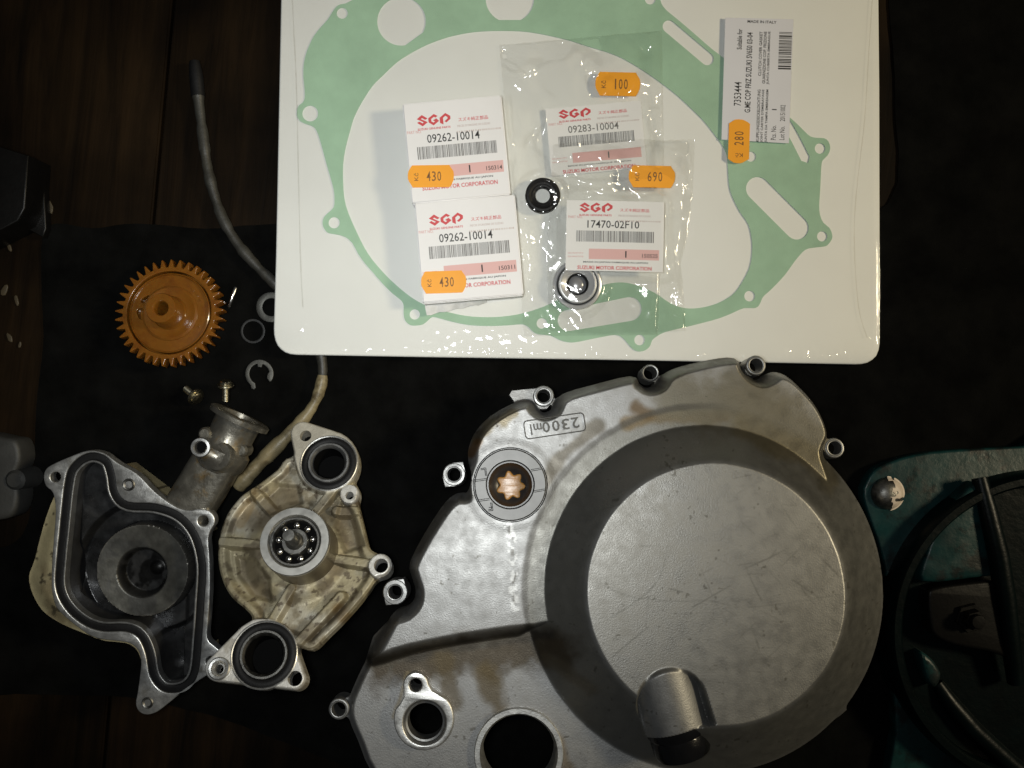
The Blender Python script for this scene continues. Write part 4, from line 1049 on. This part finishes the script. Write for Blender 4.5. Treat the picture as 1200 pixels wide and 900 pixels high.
obj('bearing_floor', lathe('bearing_floor', [(12 * kb, hb - .0075), (29 * kb, hb - .0075), (29 * kb, hb - .009), (12 * kb, hb - .009)], 48, True), M['void'], o_)
obj('inner_race', lathe('inner_race', [(8 * kb, hb - .009), (15.5 * kb, hb - .009), (15.5 * kb, hb - .0016), (14.8 * kb, hb - .0010), (10 * kb, hb - .0010)], 56, True), M['steeldull'], o_)
bm = bmesh.new(); bmesh.ops.create_icosphere(bm, subdivisions=2, radius=4.6 * kb); bme = bpy.data.meshes.new('bearing_ball'); bm.to_mesh(bme); bm.free(); bme.materials.append(M['steel']); finish(bme, 60)
for i in range(9):
    a = 2 * math.pi * i / 9 + .2
    b = bpy.data.objects.new('bearing_ball', bme); COL.objects.link(b); b.parent = o_; b.location = (20.7 * kb * math.cos(a), 20.7 * kb * math.sin(a), hb - .0046)
obj('shaft', lathe('shaft', [(0, hb - .012), (10.5 * kb, hb - .012), (10.5 * kb, hb + .001), (9.4 * kb, hb + .0022), (8.2 * kb, hb + .0026), (7.4 * kb, hb + .0034), (7.4 * kb, hb + .0150), (6.6 * kb, hb + .0158), (0, hb + .0160)], 40), M['steeldull'], pc, loc=lb)
# impeller below the cover carries it on the cloth
obj('impeller', lathe('impeller', [(0, -.007), (.0285, -.007), (.0285, -.0200), (.022, -.0300), (.019, -.0350), (0, -.0352)], 40), M['steeldull'], pc, loc=(cb[0], cb[1], 0))
#%%C
M['plugrubber'] = mat('oily_rubber', (0.004, 0.004, 0.0045), 0.22, var=0.3, vscale=100, bump=0.5, bscale=200)
M['markmetal'] = mat('grimy_mark', (0.07, 0.068, 0.062), 0.5, 0.6, var=0.2, vscale=160)
M['spoutmetal'] = mat('grey_cast_spout', (0.26, 0.255, 0.24), 0.36, 0.9, var=0.12, vscale=80, rvar=0.06, bump=0.15, bscale=500)
# ================================================================== clutch cover
# it does not lie flat: its inner boss props the near end up, so the face leans away
CR = Matrix.Rotation(R(-7), 3, 'X'); CZ = MT + .0200
_f = Frame((0, 0, CZ), CR); _q = _f.uv(843, 693, .056); _p = _f.uv(830, 689, .022); _m = ((_q[0] + _p[0]) / 2 - .0018, (_q[1] + _p[1]) / 2)
CF = Frame(_f.M @ Vector((_m[0], _m[1], 0)), CR)
CF = Frame((CF.o.x, CF.o.y, CF.o.z), CR)
cc_ = thing('clutch_cover', CF, 'large scratched silver alloy clutch cover with round drum, lettered 2300ml', 'engine cover')
def C(lst, h): return CF.pts(lst, h)
def C1(px, py, h): return CF.uv(px, py, h)
HP, HL, HT_, HD = .030, .012, .0195, .056
plat_px = [(434, 776), (440, 764), (452, 742), (461, 726), (476, 720), (487, 708), (489, 693), (484, 676), (482, 664), (492, 642), (508, 615), (524, 592), (536, 583), (548, 582), (556, 571), (558, 555), (553, 540), (553, 524), (561, 506), (575, 491), (592, 480), (610, 472), (621, 472),
           (627, 480), (638, 486), (651, 481), (657, 469), (668, 461), (700, 452), (742, 442), (749, 449), (761, 456), (775, 452), (784, 440), (802, 431), (840, 422), (866, 420), (872, 431), (880, 441), (893, 447), (905, 443), (914, 437), (928, 441), (946, 457), (961, 475), (971, 495), (974, 512),
           (967, 530), (972, 548), (977, 566), (972, 588), (945, 630), (830, 690), (760, 700), (648, 735), (600, 741), (540, 750), (480, 762)]
# plateau traced at its upper edge: push the lower wall outwards
terr_px = [(428, 778), (416, 803), (408, 825), (409, 845), (420, 872), (434, 905), (470, 950), (560, 985), (680, 985), (790, 940), (830, 800), (760, 690), (648, 700), (540, 715), (450, 735)]
P_p = C(smooth(plat_px, 3), HP); P_t = C(smooth(terr_px, 3), HT_)
bosses = [((637, 464), 13.5, HL + .005), ((762, 437), 11.5, HL + .005), ((886, 428), 13, HL + .005), ((978, 525), 13, HL), ((532, 556), 14.5, HL + .006), ((463, 694), 15.5, HL + .006), ((397, 831), 13, HL + .006)]
R0, R1 = .1085, .0735
X, Y = grid((-.233, .116, -.125, .152), 0.00056)
r = np.hypot(X, Y)
sP = sd_poly(X, Y, P_p); sTt = sd_poly(X, Y, P_t)
S = np.minimum(np.minimum(sP - .0028, sTt - .001), r - R0 - .0008)
tab = C([(597, 463), (600, 458), (622, 456), (640, 462), (640, 478), (610, 480)], HL); S = np.minimum(S, sd_poly(X, Y, tab))
lug = C([(968, 818), (984, 822), (989, 830), (980, 836), (965, 838)], HL); S = smin(S, sd_poly(X, Y, lug), .003)
for c, rb_, hh in bosses:
    q = C1(*c, hh); S = smin(S, np.hypot(X - q[0], Y - q[1]) - (rb_ - 1.5) * CF.scale(hh), .004)
S = np.maximum(S, -(Y + .1225))                                   # beyond the picture: straight end
n1 = vnoise(X, Y, 25, 3); n2 = vnoise(X, Y, 70, 8); n3 = vnoise(X, Y, 190, 13); n4 = vnoise(X, Y, 420, 19, 2)
flange = HL - .0012 * ss(-.0015, 0, S)
wo = .0035 + .0040 * ss(.004, -.006, sTt) * ss(R0, R0 + .01, r)
wP = ss(0, 1, (wo - sP) / (wo + .0045))
sU = np.minimum(sP, r - R0)
dome = .0308 + 0 * sU      # sags towards its edge
Zp = HL + (dome - HL) * (wP ** .8)
wT = ss(.002, -.004, sTt)
Zt = HL + (HT_ - HL) * wT
edge_r = r + .0006 * (n2 - .5)
cone = HD - (HD - .020) * (np.clip(edge_r - R1, 0, None) / (R0 - R1)) ** 0.93
cone = np.where(r < R1, HD + .0012 * (1 - (r / R1) ** 2), cone)
Zd = smin(cone, HD + .0008 + 0 * r, .0085)
Z = np.maximum(flange, smax(Zp, Zt, .0035))
Z = np.where(r < R0 + .006, smax(Z, Zd, .0006), Z)
# narrow casting groove where drum meets the plateau
gap = np.exp(-((r - R0 + .004) / .0022) ** 2) * ss(.004, -.008, sP)

# half-round spout let into the drum's lower edge
spA = C1(789, 826, HD); spE = C1(798, 860, .050); vx, vy = spE[0] - spA[0], spE[1] - spA[1]; spL = math.hypot(vx, vy); vx /= spL; vy /= spL
tt = (X - spA[0]) * vx + (Y - spA[1]) * vy; dd = np.abs((X - spA[0]) * vy - (Y - spA[1]) * vx); rc_s = .0188
zsp = .0372 - .10 * tt + np.sqrt(np.clip(rc_s ** 2 - dd ** 2, 0, None))
msk = np.where(tt > 0, dd, np.hypot(tt, dd)) < rc_s
dsp = np.where(tt > 0, dd, np.hypot(tt, dd)) - rc_s
bl_s = ss(.0016, -.0010, dsp) * ss(spL, spL - .0012, tt)
zsp = np.where(dd < rc_s - .0012, zsp, np.maximum(zsp, .0372 - .10 * tt + .006))
Z = Z + (zsp - Z) * bl_s
spout_m = msk & (tt < spL)
# bores
obc = C1(497, 849, .024); bigc = C1(608, 884, .022)
bore1 = np.hypot(X - obc[0], Y - obc[1]) - 25 * CF.scale(.022); bore2 = np.hypot(X - bigc[0], Y - bigc[1]) - 47 * CF.scale(.022)
ear1 = C1(487, 803, .024); bore3 = np.hypot(X - ear1[0], Y - ear1[1]) - 7.5 * CF.scale(.024)
sg = C1(598, 568, .031); bore4 = np.hypot(X - sg[0], Y - sg[1]) - 28 * CF.scale(.031)
for bq in (bore1, bore2, bore3, bore4): S = np.maximum(S, -bq)
for c, rb_, hh in bosses:
    q = C1(*c, hh); S = np.maximum(S, -(np.hypot(X - q[0], Y - q[1]) - 8.0 * CF.scale(hh)))
# recessed scallops round the bosses
for c, rb_, hh in bosses:
    q = C1(*c, hh); d = np.hypot(X - q[0], Y - q[1]); Z = np.where(d < rb_ * CF.scale(hh) + .001, np.minimum(Z, hh - .0004), Z)
dsg = np.hypot(X - sg[0], Y - sg[1]) / CF.scale(.031)
Z = np.where(dsg < 60, Z + (.0312 - Z) * ss(58, 46, dsg), Z)
# colour ---------------------------------------------------------------
T = np.ones(X.shape + (3,)) * np.array([0.275, 0.275, 0.272])
T = T * (1 + .18 * (n1 - .5) + .05 * (n2 - .5))[..., None]
disc = ss(R1 + .002, R1 - .001, r) * (1 - spout_m)
T = lerp3(T, (0.245, 0.24, 0.222), disc * (.5 + .5 * n1))
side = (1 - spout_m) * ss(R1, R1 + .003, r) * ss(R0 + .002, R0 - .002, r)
T = lerp3(T, (0.165, 0.162, 0.145), side * (.85 + .25 * (n1 - .5)))  # drum's sloping wall tinted darker, standing in for its dim reflections
T = lerp3(T, (0.14, 0.135, 0.125), ss(.0, .003, sP) * ss(.0, .003, sTt) * ss(R0 - .001, R0 + .001, r) * .5)
def stain_shade(pl, wd, col, am, h=.03, ns=.5, nz=None):  # lays stains, and also shade painted into the colour
    global T
    nz = n2 if nz is None else nz
    d = sd_line(X, Y, C(pl, h)) + wd * 1.2 * (nz - .5)
    T = lerp3(T, col, am * ss(wd, wd * .25, d))
stain_shade([(735, 496), (770, 489), (850, 490)], .0060, (.13, .09, .04), .75)
stain_shade([(745, 478), (760, 486)], .006, (.10, .06, .02), .8)
stain_shade([(800, 470), (870, 480), (940, 505), (965, 520)], .026, (.145, .132, .098), .85)  # yellowish tone of the top plateau, with its dimmer light painted in
stain_shade([(870, 500), (930, 530), (970, 560)], .012, (.15, .13, .085), .7)
stain_shade([(870, 450), (900, 470)], .020, (.155, .142, .108), .7)  # second patch of that yellowish tone and painted-in dimness
stain_shade([(450, 785), (560, 768), (650, 752)], .019, (.062, .047, .028), .9, HT_)
stain_shade([(436, 776), (500, 764), (560, 756), (645, 742)], .0062, (.045, .040, .033), .85, .025)  # mostly the step wall's shade painted in, with some oily dirt
stain_shade([(565, 790), (585, 830), (580, 890)], .011, (.10, .075, .038), .8, HT_)
stain_shade([(520, 775), (530, 820)], .010, (.09, .068, .036), .7, HT_)
stain_shade([(640, 770), (690, 800)], .006, (.13, .11, .075), .5, HT_)
stain_shade([(655, 870), (668, 905)], .007, (.17, .115, .05), .6, HT_)
stain_shade([(478, 790), (462, 840)], .003, (.20, .16, .09), .6, HT_)
stain_shade([(558, 512), (575, 497), (598, 486)], .007, (.12, .095, .05), .8, .028, nz=n3)
stain_shade([(552, 530), (560, 518)], .004, (.16, .08, .02), .8, .026)
stain_shade([(632, 575), (655, 535), (700, 500)], .006, (.085, .072, .05), .75, .026)
T = lerp3(T, (.06, .056, .048), .75 * ss(.0030, .0006, np.abs(r - R0 - .0008) + .0016 * (n2 - .5)) * ss(.03, -.02, X) * ss(-.06, -.02, Y))  # shadow beside the drum's left foot, painted as a dark ring
# grime pits
T = lerp3(T, (.06, .05, .04), .9 * ss(.72, .78, n3) * ss(.012, .004, sd_line(X, Y, C([(565, 512), (590, 490)], .026))))
# grime along the foot of the plateau walls
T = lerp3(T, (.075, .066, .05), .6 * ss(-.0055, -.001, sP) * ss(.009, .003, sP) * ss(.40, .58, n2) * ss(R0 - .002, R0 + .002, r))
# crusty run below the sight glass
crack = sd_line(X, Y, C([(594, 612), (600, 632), (601, 655), (606, 668), (600, 685), (604, 712)], .031)) + .0018 * (n4 - .5)
T = lerp3(T, (.10, .095, .085), .85 * ss(.0012, .0003, np.abs(crack)) * ss(.35, .6, n3))
T = lerp3(T, (.50, .50, .49), .7 * ss(.0022, .0006, np.abs(crack - .0016)) * ss(.5, .6, n4))
# scratches and scuffs on the drum face
scr = [[(783, 640), (777, 668), (762, 692), (742, 708), (716, 724)], [(871, 655), (880, 678), (893, 704)], [(912, 585), (934, 618), (960, 650), (985, 676)], [(870, 668), (900, 655), (928, 640)], [(700, 682), (720, 692), (742, 700), (790, 705), (830, 704), (880, 712), (985, 697)],
       [(812, 712), (850, 690), (880, 672)], [(718, 770), (760, 735)], [(752, 640), (770, 640)], [(785, 690), (800, 694)], [(760, 700), (757, 735)], [(940, 690), (962, 715)], [(930, 680), (960, 700)], [(755, 790), (800, 790), (860, 780), (915, 772)], [(955, 760), (975, 757)], [(965, 745), (975, 752)],
       [(700, 540 + 60), (730, 590)], [(880, 730), (890, 760)]]
for i, pl in enumerate(scr):
    d = sd_line(X, Y, C(smooth(pl, 4, False) if len(pl) > 2 else pl, HD)); 
    wv = .00045 if i not in (12,) else .0016
    T = lerp3(T, (.11, .11, .10), (.5 if i not in (4, 12) else .25) * ss(wv * 1.7, wv * .3, d) * np.clip(3.2 * (n2 - .28), 0, 1))
rg = np.random.RandomState(5); sc2 = np.zeros_like(X)
for i in range(46):
    a0 = rg.rand() * 6.28; rr_ = R1 * math.sqrt(rg.rand()) * .96; p0 = np.array([rr_ * math.cos(a0), rr_ * math.sin(a0)])
    an = rg.choice([.6, .75, 2.4, 2.2, .2]) + rg.randn() * .25; ln = .004 + .014 * rg.rand(); p1 = p0 + ln * np.array([math.cos(an), math.sin(an)])
    sub = (np.abs(X - p0[0]) < .02) & (np.abs(Y - p0[1]) < .02)
    d = sd_line(X[sub], Y[sub], [tuple(p0), tuple(p1)]); sc2[sub] = np.maximum(sc2[sub], ss(.0006, .0002, d) * rg.uniform(.08, .28))
T = lerp3(T, (.10, .098, .09), sc2)
worn = ss(.012, .002, np.abs(np.hypot(X - C1(765, 585, HD)[0], Y - C1(765, 585, HD)[1]) - .004)) * ss(.45, .65, n3)
T = lerp3(T, (.36, .36, .355), worn * .5 * disc)
spk = ss(.78, .82, n4) * ss(.5, .6, n2)
T = lerp3(T, (.08, .075, .06), spk * .6)
ringw = ss(.0016, .0, np.abs(r - R1 + .0005)) * ss(.3, .6, n3)

G = .47 + .06 * (n2 - .5) + .12 * (n1 - .5) - .02 * side - .02 * disc
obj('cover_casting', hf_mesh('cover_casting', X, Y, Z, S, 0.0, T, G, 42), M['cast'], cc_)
for c, rb_, hh in bosses:
    q = C1(*c, hh); k = CF.scale(hh)
    b = obj('bolt_boss', lathe('bolt_boss', [(7.6 * k, 0), ((rb_ - .5) * k, 0), ((rb_ - 1.0) * k, hh - .0006), ((rb_ - 2) * k, hh), (9.8 * k, hh + .0001), (9.2 * k, hh + .0006), (8.2 * k, hh + .0005), (7.6 * k, hh - .0006)], 40, True), M['machcap'], cc_, loc=(q[0], q[1], 0))
# ears of the two left bosses
for c, aa, hh in (((532, 556), R(55), HL + .0055), ((532, 556), R(235), HL + .0055), ((463, 694), R(58), HL + .0055), ((463, 694), R(235), HL + .0055)):
    q = C1(*c, hh); k = CF.scale(hh); ca_, sa_ = math.cos(aa), math.sin(aa)
    tri = [(9.5, -10.5), (18.5, 0), (9.5, 10.5)]
    flat('boss_ear', [[(q[0] + (ca_ * x - sa_ * y) * k, q[1] + (sa_ * x + ca_ * y) * k) for x, y in tri]], .001, hh, M['machcap'], cc_, 0.0004)
# oval port with ear
hh = .0265; k = CF.scale(hh)
oc = C1(496.5, 843, hh); ec_ = C1(487, 803, hh); ic = C1(497.5, 847, hh)
oval = hull(circle(oc[0], oc[1], 33.5 * k, 40) + circle(C1(497, 850, hh)[0], C1(497, 850, hh)[1], 34 * k, 40))
earp = circle(ec_[0], ec_[1], 15 * k, 30)
# egg shaped outline: neck between ear and port
neck = []
def arcp(c, r_, a0, a1, n=16): return [(c[0] + r_ * math.cos(R(a0 + (a1 - a0) * i / n)), c[1] + r_ * math.sin(R(a0 + (a1 - a0) * i / n))) for i in range(n + 1)]
egg = arcp(ec_, 14.5 * k, 5, 190, 16) + [C1(473, 817, hh), C1(468, 826, hh)] + arcp(oc, 34.5 * k, 160, 400, 40) + [C1(514, 814, hh), C1(506, 809, hh)]
po = flat('port_flange', [egg, circle(ic[0], ic[1], 25 * k, 40), circle(ec_[0], ec_[1], 7.4 * k, 24)], .012, hh, M['machined'], cc_, 0.0007)
obj('port_step', lathe('port_step', [(20.5 * k, .010), (26.5 * k, .010), (26 * k, hh - .0012), (24 * k, hh - .0022), (22.6 * k, hh - .0036), (20.5 * k, hh - .0040)], 48, True), M['machcap'], cc_, loc=(ic[0], ic[1], 0))
bq = C1(608, 884, .0235); k2 = CF.scale(.0235)
obj('bore_ring', lathe('bore_ring', [(42 * k2, .0), (51.5 * k2, .0), (51.5 * k2, .0225), (50.5 * k2, .0232), (45 * k2, .0232), (42.6 * k2, .0205), (42 * k2, .0190)], 80, True), M['machined'], cc_, loc=(bq[0], bq[1], 0))
obj('inner_boss', lathe('inner_boss', [(0, .040), (.030, .040), (.030, -.010), (.026, -.0195), (0, -.0195)], 40), M['machcap'], cc_)
# sight glass
z_s = .0318; q = C1(598, 568, z_s); k = CF.scale(z_s)
so = obj('sight_glass', lathe('sight_glass', [(27 * k, z_s - .012), (43.6 * k, z_s - .012), (43.6 * k, z_s - .0012), (42.6 * k, z_s - .0002), (41.4 * k, z_s + .0006), (29.2 * k, z_s + .0006), (28.2 * k, z_s - .0002), (27.4 * k, z_s - .0015), (27 * k, z_s - .003)], 80, True), M['sightring'], cc_, loc=(q[0], q[1], 0))
obj('seam', lathe('seam', [(43.4 * k, z_s - .012), (44.8 * k, z_s - .012), (44.6 * k, z_s - .0004), (43.4 * k, z_s - .0004)], 80, True), M['void'], so)
obj('window_bezel', lathe('window_bezel', [(0, z_s - .0075), (12 * k, z_s - .0075), (20 * k, z_s - .0055), (24.5 * k, z_s - .0015), (26.0 * k, z_s + .0002), (27.6 * k, z_s + .0002), (27.8 * k, z_s - .010), (0, z_s - .010)], 64, ), M['blackplastic'], so)
star = []
for i in range(72):
    a = 2 * math.pi * i / 72; star.append(((15.6 + 2.6 * math.cos(7 * a + .4)) * k * math.cos(a) + .5 * k, (15.6 + 2.6 * math.cos(7 * a + .4)) * k * math.sin(a) - 1 * k))
flat('amber_window', [star], z_s - .0078, z_s - .0058, M['amber'], so, 0.0008)
for (x, y, a, ln) in [(-35.5, 5.5, 8, 15), (-32, -18, 8, 15), (31, 18, 10, 13), (34.5, -7, 10, 13)]:
    lv = Print(M['void'], z_s + .00068); lv.build('level_line', so, thick=0.0001)
    for dy in (-.9, .9):
        c, s_ = math.cos(R(a)), math.sin(R(a)); p = [(-ln / 2, dy - .35), (ln / 2, dy - .35), (ln / 2, dy + .35), (-ln / 2, dy + .35)]
        lv.poly([((x + c * u - s_ * v) * k, (y + s_ * u + c * v) * k) for u, v in p])

# L and F cast upside down, like the capacity mark
lf = Print(M['void'], z_s + .00068)
def stroke(pr_, pts, wd, x0, y0, a):
    c, s_ = math.cos(a), math.sin(a)
    for (ax, ay), (bx, by) in zip(pts[:-1], pts[1:]):
        L_ = math.hypot(bx - ax, by - ay); nx_, ny_ = -(by - ay) / L_ * wd / 2, (bx - ax) / L_ * wd / 2
        q4 = [(ax + nx_, ay + ny_), (bx + nx_, by + ny_), (bx - nx_, by - ny_), (ax - nx_, ay - ny_)]
        pr_.poly([((x0 + c * u - s_ * v) * k, (y0 + s_ * u + c * v) * k) for u, v in q4])
rot_ = math.pi + R(8)
for off in (0, 1.5):
    stroke(lf, [(-3 + off, 5 - off * .2), (-3 + off, -4.5 + off), (3.2, -4.5 + off)], .8, -31.5, 15, rot_)
    stroke(lf, [(-2.4 + off, -5), (-2.4 + off, 4.6 - off), (3, 4.6 - off)], .8, -23.5, -26, rot_); 
stroke(lf, [(-2.4, .6), (2, .6)], .8, -23.5, -26, rot_)
lf.build('level_letters', so, thick=0.0001)
# 2300ml, raised
zm = .0316
mk = Print(M['markmetal'], zm - .0012)
q = C1(650, 499, zm); k = CF.scale(zm); an = math.pi + R(8.5)
cx0 = q[0]; cy0 = q[1]
mk.text('2300', cx0 - 20 * k + 33 * k * 0, cx0 + 0, 0, 0) if False else None
c, s_ = math.cos(an), math.sin(an)
def at_(u, v): return (cx0 + (c * u - s_ * v) * k, cy0 + (s_ * u + c * v) * k)
for i, ch in enumerate('2300'):
    p = at_(-25 + 11.8 * i, 0); mk.text(ch + '#b', p[0] - 4.6 * k, p[0] + 4.6 * k, p[1] - 6.6 * k, p[1] + 6.6 * k, an)
p = at_(20.5, -2.0); mk.text('m#b', p[0] - 5 * k, p[0] + 5 * k, p[1] - 4.0 * k, p[1] + 4.0 * k, an)
p = at_(28.5, .4); mk.text('l#b', p[0] - .9 * k, p[0] + .9 * k, p[1] - 6.6 * k, p[1] + 6.6 * k, an)
mk.build('capacity_mark', cc_, thick=0.0015)
def rrect(w_, h_, r_): 
    o = []
    for cx_, cy_, a0 in ((w_ / 2 - r_, h_ / 2 - r_, 0), (-w_ / 2 + r_, h_ / 2 - r_, 90), (-w_ / 2 + r_, -h_ / 2 + r_, 180), (w_ / 2 - r_, -h_ / 2 + r_, 270)):
        o += [(cx_ + r_ * math.cos(R(a0 + 15 * i)), cy_ + r_ * math.sin(R(a0 + 15 * i))) for i in range(7)]
    return o
flat('capacity_frame', [[at_(x, y) for x, y in rrect(74, 23, 5)], [at_(x, y) for x, y in rrect(71.4, 20.4, 4)]], zm - .002, zm + .0003, M['markmetal'], cc_, 0.0002)
# black rubber plug in the spout
d_ = Vector((vx, vy, -.12)).normalized()
pg = obj('rubber_plug', lathe('rubber_plug', [(0, -.004), (.0176, -.004), (.0178, .0012), (.0168, .0030), (.0172, .0060), (.0170, .0120), (.0158, .0150), (.0125, .0165), (.0115, .0135), (.009, .0122), (0, .0120)], 48), M['plugrubber'], cc_, loc=(spE[0], spE[1], .0352), rot=axis_rot(d_))

# ================================================================== teal casting at the right
TF = Frame((*TABLE.uv(1150, 720, .012), MT * .0))
tl = thing('machine_base', TF, 'dark teal painted cast iron machine base with round rim at the bench edge', 'machine base')
plate_px = [(1012, 582), (1015, 566), (1025, 551), (1042, 542), (1072, 533), (1112, 528), (1200, 523), (1280, 522), (1280, 980), (1052, 980), (1050, 860), (1046, 760), (1043, 700), (1034, 650), (1022, 615)]
ph_ = .012
flat('base_plate', [TF.pts(smooth(plate_px, 2), ph_)], 0.0, ph_, M['teal'], tl, 0.0018)
rc = TF.uv(1232, 742, .030); rk = TF.scale(.030)
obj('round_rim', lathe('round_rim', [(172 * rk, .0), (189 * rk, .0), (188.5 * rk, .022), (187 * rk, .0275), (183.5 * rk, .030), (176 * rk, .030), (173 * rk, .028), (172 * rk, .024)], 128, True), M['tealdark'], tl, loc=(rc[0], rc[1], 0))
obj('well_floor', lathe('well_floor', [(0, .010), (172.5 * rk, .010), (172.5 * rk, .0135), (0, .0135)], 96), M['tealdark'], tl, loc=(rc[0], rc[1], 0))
flat('upper_face', [TF.pts(smooth([(1082, 682), (1086, 650), (1098, 620), (1118, 590), (1142, 568), (1150, 572), (1160, 622), (1168, 664), (1166, 674), (1140, 678)], 3), .026)], .010, .026, M['teal'], tl, 0.0025)
def t3(px, py, h): q_ = TF.uv(px, py, h); return (q_[0], q_[1], h)
obj('upright_web', tube('upright_web', [t3(1148, 560, .024), t3(1158, 600, .027), t3(1170, 650, .028), t3(1178, 700, .028), t3(1184, 750, .027), t3(1190, 800, .024)], [.005, .006, .0065, .0065, .006, .005], 18), M['tealdark'], tl)
lugo = flat('bolt_lug', [TF.pts(smooth([(1088, 700), (1094, 690), (1130, 684), (1172, 682), (1180, 700), (1184, 766), (1160, 764), (1118, 756), (1096, 745), (1090, 730)], 3), .028)], .010, .028, M['darksteel'], tl, 0.002)
flat('lower_face', [TF.pts(smooth([(1078, 766), (1092, 772), (1104, 790), (1098, 806), (1088, 800)], 3), .024)], .010, .024, M['teal'], tl, 0.003)
obj('lower_web', tube('lower_web', [t3(1098, 800, .014), t3(1112, 822, .016), t3(1140, 855, .016), t3(1180, 892, .016), t3(1230, 930, .014)], [.004, .006, .0065, .0065, .005], 18), M['tealdark'], tl)
q = TF.uv(1143, 727, .036); k = TF.scale(.036)
nt_ = obj('hex_nut', lathe('hex_nut', [(0, .020), (17 * k, .020), (18 * k, .0305), (17 * k, .0312), (12.5 * k, .0312), (12.0 * k, .0365), (11.0 * k, .0372), (0, .0374)], 6), M['darksteel'], tl, loc=(q[0], q[1], 0), rot=Matrix.Rotation(.25, 3, 'Z'))
obj('stud_end', lathe('stud_end', [(0, .036), (8.4 * k, .036), (8.4 * k, .0400), (7.6 * k, .0407), (0, .0410)], 28), M['darksteel'], nt_, loc=(0, 0, 0))
q = TF.uv(1042, 579, .016); k = TF.scale(.016)
bh = obj('dome_bolt', lathe('dome_bolt', [(19 * k, ph_ - .001), (19 * k, ph_ + .0008), (17 * k, ph_ + .003), (12 * k, ph_ + .0062), (6 * k, ph_ + .0076), (0, ph_ + .0080)], 40), M['steeldull'], tl, loc=(q[0], q[1], 0))
# flaking cream paint on half of the bolt
X, Y = grid((-.012, .0125, -.0125, .0125), .0004); rr_ = np.hypot(X, Y)
dome_z = np.interp(rr_ / k, [0, 6, 12, 17, 19, 30], [ph_ + .0080, ph_ + .0076, ph_ + .0062, ph_ + .003, ph_ + .0008, ph_ + .0004]) + .0003
S = np.maximum(np.maximum(rr_ - 20.5 * k, -(X - .0008) - .006 * (vnoise(X, Y, 260, 4) - .5)), (vnoise(X, Y, 300, 6, 2) - .58) * .01)
obj('paint_flakes', hf_mesh('paint_flakes', X, Y, dome_z, S), M['creampaint'], bh)

# ================================================================== things at the left edge
BF = Frame((*TABLE.uv(0, 230, .02), 0))
t = thing('steel_block', BF, 'dark steel block with worn bright edges at the bench edge above the cloth', 'metal block')
flat('block', [BF.pts([(-70, 150), (33, 182), (29, 244), (21, 259), (-70, 306)], .03)], 0, .030, M['darksteel'], t, 0.0012)
flat('foot', [BF.pts([(-70, 175), (50, 200), (54, 268), (50, 278), (20, 262), (-70, 330)], .008)], 0, .008, M['darksteel'], t, 0.001)
BF = Frame((*TABLE.uv(0, 560, .02), 0.001))
t = thing('grey_casting', BF, 'grey metal casting end with a rounded lug at the cloth edge', 'metal part')
flat('casting_body', [BF.pts(smooth([(-60, 512), (6, 513), (20, 520), (23, 540), (18, 556), (21, 580), (15, 602), (-4, 610), (-60, 612)], 3), .022)], 0, .022, M['greycast'], t, 0.003)
q = BF.uv(20, 562, .02); obj('lug', lathe('lug', [(0, .024), (.0045, .024), (.0065, .022), (.0072, 0), (0, 0)], 28), M['greycast'], t, loc=(q[0], q[1], 0))
for i, (px, py, w_, h_, a, lab_) in enumerate([(12, 290, 5, 12, .3, 'pale sliver of debris on the planks just below the steel block'), (6, 340, 8, 16, -.4, 'broad pale flake of debris on the planks left of the cloth'), (20, 352, 5, 14, .2, 'narrow pale flake beside the broad flake left of the cloth'), (12, 396, 6, 12, .5, 'small bright flake of debris below the broad flake'), (24, 404, 4, 8, -.2, 'tiny flake of debris below the others left of the cloth'), (60, 243, 5, 16, .15, 'thin grey flake of debris beside the steel block')]):
    f_ = Frame((*TABLE.uv(px, py, 0), 0)); k = f_.scale()
    pts = [(w_ / 2 * k * math.cos(j) * random.uniform(.7, 1.1), h_ / 2 * k * math.sin(j) * random.uniform(.8, 1.1)) for j in [x * 2 * math.pi / 9 for x in range(9)]]
    c, s_ = math.cos(a), math.sin(a)
    o = flat('debris_flake', [[(c * x - s_ * y, s_ * x + c * y) for x, y in pts]], 0.0, .0012, M['chip'], None, .0003, frame=f_)
    tag(o, lab_, 'debris', 'debris flakes on the bench planks')
flush()
